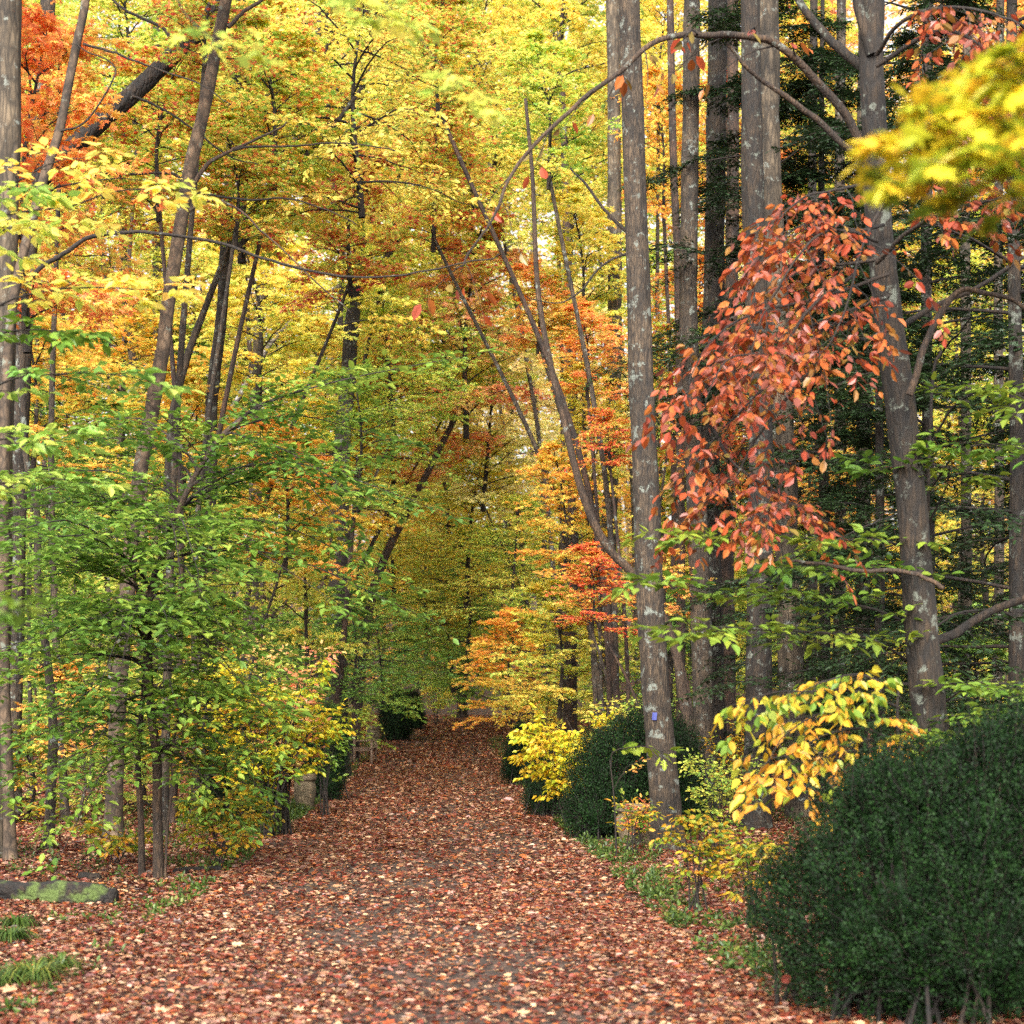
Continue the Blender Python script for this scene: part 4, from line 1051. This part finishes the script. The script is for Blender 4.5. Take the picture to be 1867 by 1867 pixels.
BGT = [
 # nearer understory, left
 ('M0', 'gold', 60, 700, 330, 300, 30, "golden-orange maple at the left edge below the yellow beech sprays"),
 ('M0', 'gold', 230, 640, 300, 220, 33, "golden-orange maple layer behind the pale smooth trunk"),
 ('M0', 'gold', 330, 820, 330, 220, 29, "golden maple around the pale smooth trunk's middle"),
 ('M1', 'darkgreen', 140, 860, 360, 330, 32, "dark green tree behind the left sapling's top"),
 ('M0', 'gold', 520, 900, 260, 260, 31, "gold-leaved tree right of the green sapling's upper tiers"),
 ('M1', 'green', 60, 1050, 320, 360, 27, "green tree crowding the left edge at eye height"),
 ('M1', 'olive', 330, 1100, 420, 380, 26, "olive tree directly behind the double-stemmed sapling"),
 ('S0', 'orange', 130, 1290, 200, 160, 24, "small orange-tinted tree low at left behind the sapling"),
 ('S1', 'limegold', 380, 1330, 240, 190, 24, "small yellow tree low behind the double stems"),
 ('M1', 'lime', 190, 1380, 360, 260, 28, "yellow-green undergrowth tree at the left, near the ground"),
 ('M0', 'yellow', 560, 1040, 220, 330, 33, "yellow maple left of the slim brown sapling trunk"),
 ('M0', 'yellow', 470, 560, 330, 260, 36, "yellow tree left of centre below the maroon leaves"),
 ('S1', 'limegold', 40, 1420, 230, 180, 24, "small yellow-green tree at the lower left edge"),
 # upper left
 ('M0', 'orange', 110, 170, 250, 150, 24, "fiery orange maple crown between the upper left trunks"),
 ('M0', 'mixed', 290, 240, 330, 230, 25, "green and crimson maple crown across the dark leaning trunk"),
 ('S0', 'mixed', 375, 45, 200, 130, 22.4, "small green and red maple spray hiding the dark leaning trunk's upper end"),
 ('M0', 'mixed', 500, 190, 330, 260, 26, "green and red maple crown at the top, left of centre"),
 ('M0', 'mixed', 430, 330, 240, 130, 25, "green and red maple layer beside the pale smooth trunk"),
 ('L0', 'yellow', 200, 400, 420, 330, 40, "yellow maple filling the gap under the dark leaning trunk"),
 ('L0', 'lime', 250, 60, 400, 260, 38, "yellow-green crown at the top left"),
 ('L0', 'lime', 430, 60, 380, 260, 42, "yellow-green crown at the top between pale trunk and centre"),
 ('L0', 'yellow', 60, 330, 300, 330, 42, "yellow crown behind the trunks at the left edge"),
 # centre top
 ('L0', 'yellow', 720, 210, 420, 300, 44, "bright yellow crown at upper centre"),
 ('L0', 'paleyellow', 640, 60, 400, 260, 55, "pale yellow crown high at upper centre-left"),
 ('L0', 'paleyellow', 880, 40, 400, 260, 60, "pale yellow crown high at the top centre"),
 ('M0', 'mixed', 800, 90, 280, 200, 30, "sparse green maple with red tips at top centre"),
 ('M0', 'maroon', 640, 400, 280, 160, 31, "dark red maple spray left of the arching limb's tip"),
 ('M0', 'mixed', 790, 330, 260, 200, 33, "small red-flecked maple under the arching limb"),
 ('L0', 'yellow', 900, 180, 330, 260, 48, "yellow crown behind the arching limb"),
 ('L0', 'yellow', 1040, 260, 300, 380, 40, "yellow maple crown between the arching limb and blazed trunk"),
 ('L0', 'yellow', 1010, 60, 320, 260, 50, "yellow crown at the top beside the blazed trunk"),
 ('M0', 'lime', 1000, 200, 240, 260, 30, "yellow-green maple just left of the blazed trunk's top"),
 ('M0', 'yellow', 1060, 480, 220, 260, 33, "yellow maple around the reddish trunk's top"),
 ('M0', 'orange', 1070, 640, 180, 80, 31, "orange maple layer left of the blazed trunk"),
 ('M0', 'orange', 980, 560, 170, 80, 33, "orange maple spray crossing the crooked leaning tree"),
 ('M0', 'yellow', 1080, 780, 200, 220, 33, "yellow maple hugging the blazed trunk's left side"),
 ('S0', 'red', 1110, 800, 130, 100, 29, "small red spray beside the blazed trunk at mid height"),
 ('M0', 'gold', 1030, 930, 210, 230, 32, "gold maple below the crook of the leaning tree"),
 ('M0', 'red', 1080, 1070, 170, 85, 28, "vivid red maple spray at the crooked tree's elbow"),
 ('S0', 'orange', 1210, 1060, 140, 120, 27, "small orange maple spray right behind the blazed trunk"),
 ('M0', 'yellow', 1020, 1180, 260, 210, 34, "yellow maple above the bright yellow shrub"),
 ('M0', 'gold', 930, 1210, 220, 170, 46, "orange-gold tree leaning over the path from the right"),
 ('L0', 'lime', 820, 560, 380, 300, 50, "yellow-green crown above the path, centre"),
 ('L0', 'yellow', 700, 570, 330, 260, 52, "yellow crown left over the path"),
 ('L0', 'lime', 720, 640, 320, 170, 44, "bright yellow-green layer hanging over the middle of the path"),
 ('L0', 'salmon', 720, 760, 300, 130, 50, "salmon-orange maple over the path"),
 ('L0', 'paleyellow', 880, 760, 330, 260, 52, "pale yellow crown over the path at its middle depth"),
 ('L0', 'paleyellow', 820, 830, 300, 170, 58, "pale yellow crown deeper over the path"),
 ('L0', 'yellow', 850, 940, 330, 220, 54, "yellow crown low above the path"),
 ('L0', 'yellow', 720, 960, 280, 240, 56, "yellow crown left above the path's far end"),
 ('L1', 'lime', 930, 1010, 260, 170, 50, "lime-green crown right above the path's far end"),
 ('L1', 'green', 850, 1090, 320, 160, 60, "green beech layer at the mouth of the tunnel of trees"),
 ('L0', 'gold', 780, 1040, 260, 120, 62, "orange-gold layer deep in the tunnel of trees"),
 ('L1', 'green', 700, 1180, 240, 180, 54, "green beech left of the tunnel's end"),
 ('L1', 'green', 820, 1170, 220, 130, 72, "green beech closing the end of the path"),
 ('M1', 'darkgreen', 640, 1170, 260, 170, 40, "dark green beech above the bench"),
 ('M1', 'green', 560, 1200, 220, 170, 36, "green beech behind the salmon shrub"),
 ('M0', 'yellow', 600, 860, 300, 260, 44, "yellow tree left of the tunnel"),
 ('L0', 'yellow', 600, 740, 330, 240, 46, "yellow crown behind the sapling's top spray"),
 ('L0', 'lime', 500, 700, 330, 260, 50, "yellow-green crown behind the birch"),
 ('L0', 'yellow', 360, 540, 330, 260, 48, "yellow crown behind the leaning pale trunk"),
 ('L0', 'gold', 130, 520, 400, 260, 46, "gold crown at left behind the arching dark branch"),
 ('L1', 'green', 300, 760, 420, 300, 46, "green crown deep behind the gold maple"),
 ('L1', 'green', 100, 900, 420, 420, 44, "green crown deep at the left edge"),
 ('L1', 'olive', 480, 1100, 420, 420, 46, "olive crown deep behind the green sapling"),
 ('L1', 'olive', 120, 1240, 480, 360, 42, "olive undergrowth tree deep at lower left"),
 # right
 ('L0', 'yellow', 1200, 100, 260, 330, 42, "yellow crown behind the blazed trunk's top"),
 ('M0', 'gold', 1210, 260, 180, 260, 34, "gold crown in the slit right of the blazed trunk"),
 ('L0', 'orange', 1330, 280, 300, 300, 42, "orange crown glowing between the right-hand trunks"),
 ('M0', 'orange', 1280, 560, 250, 220, 36, "orange-red maple between the right-hand trunks at mid height"),
 ('M0', 'mixed', 1220, 700, 200, 220, 34, "mixed red and green maple right beside the blazed trunk"),
 ('M0', 'red', 1320, 820, 200, 140, 32, "crimson maple low between the right-hand trunks"),
 ('M0', 'lime', 1260, 940, 230, 240, 36, "yellow-green maple behind the right-hand trunks"),
 ('L0', 'gold', 1480, 200, 300, 330, 42, "gold crown behind the hemlock at the top right"),
 ('L0', 'gold', 1500, 760, 330, 280, 40, "golden maple glowing right of the pale grey trunk"),
 ('M0', 'orange', 1540, 920, 220, 160, 36, "orange maple low right of the pale grey trunk"),
 ('L0', 'gold', 1700, 300, 420, 420, 46, "gold crown far behind the hemlocks at upper right"),
 ('L0', 'lime', 1760, 620, 420, 420, 44, "yellow-green crown far behind the hemlocks at mid right"),
 ('L0', 'yellow', 1800, 920, 420, 330, 46, "yellow crown far behind the hemlocks at lower right"),
 ('L0', 'lime', 1400, 1180, 330, 260, 42, "yellow-green tree low behind the right-hand trunks"),
 ('M1', 'green', 1230, 1200, 200, 220, 34, "green beech low behind the blazed tree"),
 ('L0', 'yellow', 1600, 1160, 330, 240, 46, "yellow tree low behind the green sprays"),
 ('M1', 'lime', 1120, 1240, 200, 180, 38, "yellow-green beech behind the box shrubs on the right"),
 ('M1', 'green', 1780, 1290, 330, 200, 26, "green undergrowth tree at the right edge above the box shrub"),
 ('L0', 'orange', 1560, 560, 300, 260, 48, "orange crown behind the rust-red leaves"),
]
for k, (key, pal, px, py, w, h, D, lab) in enumerate(BGT):
    wood_tree(key, pal, px, py, w * 1.12, h * 1.12, D, lab, lean=rng.normal() * .5)

# second, deeper rank: trees one by one, labelled by what each looks like and where it stands
ranks = [(64, 6, 430), (80, 7, 430)]
cols = ['yellow', 'paleyellow', 'lime', 'gold', 'yellow', 'salmon', 'lime', 'orange', 'paleyellow', 'olive']
names = {'yellow': 'yellow', 'paleyellow': 'pale yellow', 'lime': 'yellow-green', 'gold': 'golden', 'salmon': 'salmon-tinted', 'orange': 'orange', 'olive': 'olive', 'green': 'green'}
hts = {0: "low", 1: "middle", 2: "tall", 3: "topmost"}
spots = ["beyond the left edge trunks", "behind the pale smooth trunk", "left of the far path", "over the far path", "right of the far path", "behind the blazed trunk",
         "behind the pale grey trunk", "behind the hemlocks", "beyond the right edge"]
near = ["first", "second", "third"]
for ri, (D, n, hh) in enumerate(ranks):
    for c in range(n):
        px = -60 + (c + .5) * 2000 / n + rng.normal() * 40
        for lv, py in enumerate((1080, 780, 460, 140)):
            if lv == 1 and 560 < px < 1000 and ri == 0: continue
            pal = cols[int(rng.integers(0, len(cols)))]
            if 500 < px < 1010: pal = ['paleyellow', 'yellow', 'lime'][int(rng.integers(0, 3))]
            if lv == 0: pal = ['green', 'olive', 'lime', 'gold'][int(rng.integers(0, 4))]
            wood_tree('L1' if lv == 0 else 'L0', pal, px + rng.normal() * 50, py + rng.normal() * 40, 400, 400, D + rng.uniform(-3, 3),
                      "%s %s-storey tree %s, %s deep row" % (names[pal], hts[lv], spots[min(8, max(0, int(px / 1867 * 9)))], near[ri]), lean=rng.normal() * 1.2, group="deep forest trees behind the nearer crowns")

# far wood on the hillside, one mass
def far_wood():
    g = Geo(91); R = g.r
    n = 1700
    y = R.uniform(96, 150, n); x = R.uniform(-1, 1, n) * (y * .34 + 3)
    top = R.uniform(0, 1, n) * (y * .46)
    cx = np.stack([x, y, gz(x, y) + 1 + top], -1)
    c = np.clip(.5 + .3 * np.sin(x * .3) + R.normal(0, .2, n), 0, 1)
    m = 190
    off = R.standard_normal((n, m, 3)) * np.array([1.7, 1.4, 1.0])
    pos = (cx[:, None] + off).reshape(-1, 3)
    N = n * m
    g.leaves(pos, R.standard_normal((N, 3)) * [1, 1, .5], UP + R.standard_normal((N, 3)) * .8, R.uniform(.2, .38, N), R.random(N), np.repeat(c, m), 'rhomb')
    for k in range(120):
        yy_ = R.uniform(92, 140); xx = R.uniform(-1, 1) * yy_ * .33; z0 = float(gz(xx, yy_)); l = R.normal() * 2
        g.tube(smooth([(xx, yy_, z0 - .2), (xx + l * .3, yy_, z0 + 10), (xx + l, yy_, z0 + 26)], 8), np.linspace(.22, .08, 8) * R.uniform(.6, 1.3), 6)
    m_ = leaf_mat("far_wood_leaves", [S(170, 170, 80), S(238, 208, 92), S(246, 212, 120), S(236, 176, 110), S(208, 150, 110)], trans=.45)
    setting("far_wood", g.mesh("far_wood", m_, BK['smooth']), 'stuff', "far-off yellow autumn wood on the hillside beyond the path")
far_wood()

# ------------------------------------------------------------------ stone urns, bench, logs, grass tufts, sticks
def stone_mat():
    m = bpy.data.materials.new("weathered_stone"); m.use_nodes = True
    nt = m.node_tree; L = nt.links; p = nt.nodes["Principled BSDF"]
    tc = nd(nt, "ShaderNodeTexCoord")
    n1 = nd(nt, "ShaderNodeTexNoise"); n1.inputs["Scale"].default_value = 9; n1.inputs["Detail"].default_value = 9; n1.inputs["Roughness"].default_value = .7; L.new(tc.outputs["Object"], n1.inputs[0])
    L.new(ramp(nt, n1.outputs[0], [(.32, S(52, 50, 36)), (.5, S(92, 80, 60)), (.68, S(124, 108, 84))]), p.inputs["Base Color"])
    p.inputs["Roughness"].default_value = .9
    bp = nd(nt, "ShaderNodeBump"); bp.inputs["Strength"].default_value = .4; bp.inputs["Distance"].default_value = .02; L.new(n1.outputs[0], bp.inputs["Height"]); L.new(bp.outputs[0], p.inputs["Normal"])
    return m
M_stone = stone_mat()
def lathe(prof, sides=40):
    a = np.arange(sides) / sides * 2 * np.pi; prof = np.array(prof)
    v = np.stack([prof[:, 0, None] * np.cos(a), prof[:, 0, None] * np.sin(a), np.repeat(prof[:, 1, None], sides, 1)], -1).reshape(-1, 3)
    n = len(prof); i = np.arange(n - 1)[:, None] * sides; j = np.arange(sides)[None, :]; j2 = (j + 1) % sides
    f = np.stack([i + j, i + j2, i + sides + j2, i + sides + j], -1).reshape(-1)
    return v, f, np.arange((n - 1) * sides) * 4
def urn(label, px, py, D, wpx, hpx):
    b = W(px, py, D); b[2] = float(gz(b[0], D)) - .01
    root = thing("stone_urn", label, "urn", b, "weathered stone urns along the path")
    w = wpx * D / FPX / 2; h = hpx * D / FPX
    body = [(.001, 0), (.66, 0), (.7, .02), (.72, .1), (.82, .25), (.93, .42), (.97, .58), (.94, .7), (.84, .79), (.8, .82)]
    rim = [(.8, .822), (.98, .84), (1.0, .86), (1.0, .93), (.97, .96), (1.0, .975), (1., 1.), (.88, 1.), (.84, .95), (.82, .7), (.001, .68)]
    for nm, pr in (("urn_body", body), ("rim", rim)):
        v, f, s_ = lathe([(r * w, z * h) for r, z in pr])
        part(nm, add_mesh(nm, v, f, s_, [M_stone], smooth_shade=True), root)
    g = Geo(int(px)); R = g.r
    for k in range(9):
        th = R.uniform(0, 6.28); a = np.array([math.cos(th) * w * .4, math.sin(th) * w * .4, h * .7])
        g.tw.append((a, a + np.array([math.cos(th) * .08, math.sin(th) * .08, h * R.uniform(.4, .6)]), R.random()))
    g.twig_tubes(.002); g.leaf_twigs(4, .05, 'oval')
    part("planting", g.mesh("planting", PAL['olive'], BK['twig']), root)
urn("squat stone urn at the foot of the blue-blazed tree", 1162, 1550, 21.3, 82, 76)
urn("stone urn on the left, half hidden between box shrub and yellow leaves", 556, 1473, 28.8, 42, 68)
urn("distant stone urn beyond the bench on the left", 680, 1345, 57, 26, 40)

def wood_mat():
    m = bpy.data.materials.new("weathered_wood"); m.use_nodes = True
    nt = m.node_tree; L = nt.links; p = nt.nodes["Principled BSDF"]
    tc = nd(nt, "ShaderNodeTexCoord"); mp = nd(nt, "ShaderNodeMapping"); mp.inputs["Scale"].default_value = (20, 3, 20); L.new(tc.outputs["Object"], mp.inputs[0])
    n1 = nd(nt, "ShaderNodeTexNoise"); n1.inputs["Scale"].default_value = 2; n1.inputs["Detail"].default_value = 6; L.new(mp.outputs[0], n1.inputs[0])
    L.new(ramp(nt, n1.outputs[0], [(.3, S(66, 48, 38)), (.7, S(124, 102, 84))]), p.inputs["Base Color"]); p.inputs["Roughness"].default_value = .8
    return m
M_wood = wood_mat()
def boxes(bs, bev=.006):
    V, Fc, st = [], [], []; nv = nl = 0
    for (x0, x1, y0, y1, z0, z1) in bs:
        e = bev
        # chamfered top and bottom edges
        ring = [(x0 + e, y0 + e, z0), (x1 - e, y0 + e, z0), (x1 - e, y1 - e, z0), (x0 + e, y1 - e, z0)]
        r2 = [(x0, y0, z0 + e), (x1, y0, z0 + e), (x1, y1, z0 + e), (x0, y1, z0 + e)]
        r3 = [(x, y, z1 - e) for x, y, _ in r2]; r4 = [(x, y, z1) for x, y, _ in ring]
        V += ring + r2 + r3 + r4
        q = [3, 2, 1, 0]
        faces = [q]
        for k in range(3):
            for a in range(4):
                b_ = (a + 1) % 4
                faces.append([k * 4 + a, k * 4 + b_, k * 4 + 4 + b_, k * 4 + 4 + a])
        faces.append([12, 13, 14, 15])
        for fc in faces:
            st.append(nl); Fc += [i_ + nv for i_ in fc]; nl += 4
        nv += 16
    return np.array(V), np.array(Fc), np.array(st)
def bench():
    D = 47.5; x = (664 - CX) / FPX * D
    b = (x, D, float(gz(x, D)))
    root = thing("park_bench", "low weathered wooden bench seen end-on at the left of the path", "bench", b)
    def P(nm, bs):
        v, f, s_ = boxes(bs); return part(nm, add_mesh(nm, v, f, s_, [M_wood]), root)
    # faces the path (+x); its length runs along the path (y)
    P("seat", [(-.22 + k * .115, -.12 + k * .115, 0, 1.5, .42, .45) for k in range(4)])
    for y in (0.02, 1.42):
        P("leg", [(.17, .23, y, y + .06, -.02, .62)]); P("leg", [(-.3, -.24, y, y + .06, -.02, .86)])
        P("armrest", [(-.24, .27, y - .01, y + .08, .622, .66)])
        P("rail", [(-.238, .168, y + .005, y + .055, .36, .418)])
    P("backrest", [(-.29, -.26, .085, 1.415, z, z + .09) for z in (.52, .64, .76)])
bench()

def log(name, label, px0, py0, px1, D, wpx, bark, D2=None, bend=.0):
    a = W(px0, py0, D); e = W(px1, py0, D2 or D); r = wpx * D / FPX / 2
    a[2] = float(gz(a[0], a[1])) + r * .75; e[2] = float(gz(e[0], e[1])) + r * .6
    b = (a + e) / 2; b[2] -= r
    root = thing(name, label, "log", b)
    g = Geo(int(px1)); n = 26
    P = smooth([a, (a + e) / 2 + np.array([0, bend, .01]), e], n)
    rr = r * (1 + .08 * np.sin(np.linspace(0, 9, n))) * np.where(np.linspace(0, 1, n) > .93, .65, 1)
    g.tube(shifted(P, b), rr, 22, rough=.22, cap=True)
    part("log", g.mesh("log", PAL['herb'], BK[bark]), root)
    return root
log("fallen_log", "moss-covered rotting log lying at the lower left edge", -160, 1640, 212, 15, 46, 'mossy', 14.6)
log("fallen_log", "black broken branch piece lying right of the double-stemmed sapling", 318, 1592, 408, 17.4, 13, 'furrow', 17.7)
log("tree_stump", "short dark stump piece on the leaf litter left of the double stems", 146, 1596, 182, 16.6, 17, 'furrow', 16.5)

def tuft(label, px, py, D, n, h, seed):
    b = W(px, py, D); b[2] = float(gz(b[0], D)) - .01
    g = Geo(seed); R = g.r
    th = R.uniform(0, 6.28, n); rad = np.abs(R.normal(0, .05, n))
    pos = np.stack([np.cos(th) * rad, np.sin(th) * rad, np.zeros(n)], -1)
    L = h * R.uniform(.5, 1.1, n)
    for i_ in range(n):
        o = np.array([math.cos(th[i_]), math.sin(th[i_]), 0]); k = np.linspace(0, 1, 6)[:, None]
        reach_ = L[i_] * R.uniform(.4, 1.)
        pts = pos[i_] + o * reach_ * k ** 1.3 + UP * (L[i_] * 1.1 * k - L[i_] * .95 * k ** 2.4)
        s_ = norm(np.cross(o, UP)); w = (.006 * (1 - k ** 2) + .0005)
        v = np.stack([pts - s_ * w, pts + s_ * w], 1).reshape(-1, 3)
        f = np.array([[2 * a, 2 * a + 1, 2 * a + 3, 2 * a + 2] for a in range(5)]).reshape(-1)
        g._add(v, f, np.arange(5) * 4, 0, np.tile([R.random(), R.random(), R.random()], (12, 1)), False)
    o = part("grass_tuft", g.mesh("grass_tuft", PAL['herb'], BK['twig'])); o.location = b
    o["label"] = label; o["category"] = "grass tuft"; o["group"] = "long arching grass tufts at lower left"
for k, (px, py, D, lab) in enumerate([(20, 1720, 12.2, "long-bladed grass tuft at the left edge below the mossy log"), (62, 1790, 10.4, "largest arching grass tuft in the lower left corner"),
                                      (0, 1800, 10.2, "grass tuft cut by the left frame edge"), (110, 1770, 10.9, "thin grass tuft right of the largest one"), (30, 1690, 13, "grass tuft just in front of the mossy log")]):
    tuft(lab, px, py, D, 220 if k in (1, 0) else 130, .27 if k != 1 else .33, 40 + k)

for k, (pts, D, w, lab) in enumerate([([(50, 1800), (90, 1780), (130, 1765)], 10.6, 5, "dark twig lying by the lower left grass tuft"),
                                      ([(0, 1550), (22, 1565), (34, 1590)], 17.5, 4, "pale curved stick at the left edge beyond the mossy log"),
                                      ([(98, 1572), (130, 1568), (160, 1572)], 18, 4, "straight dark stick behind the stump piece")]):
    P = px_path(pts, D); P[:, 2] = gz(P[:, 0], P[:, 1]) + .02; P[:, 1] += [0, .25, .6]
    b = P[1].copy(); g = Geo(k); g.tube(shifted(smooth(P, 9), b), w * D / FPX / 2, 6, rough=.15, cap=True)
    o = part("fallen_stick", g.mesh("fallen_stick", PAL['herb'], BK['twig'])); o.location = b
    o["label"] = lab; o["category"] = "stick"
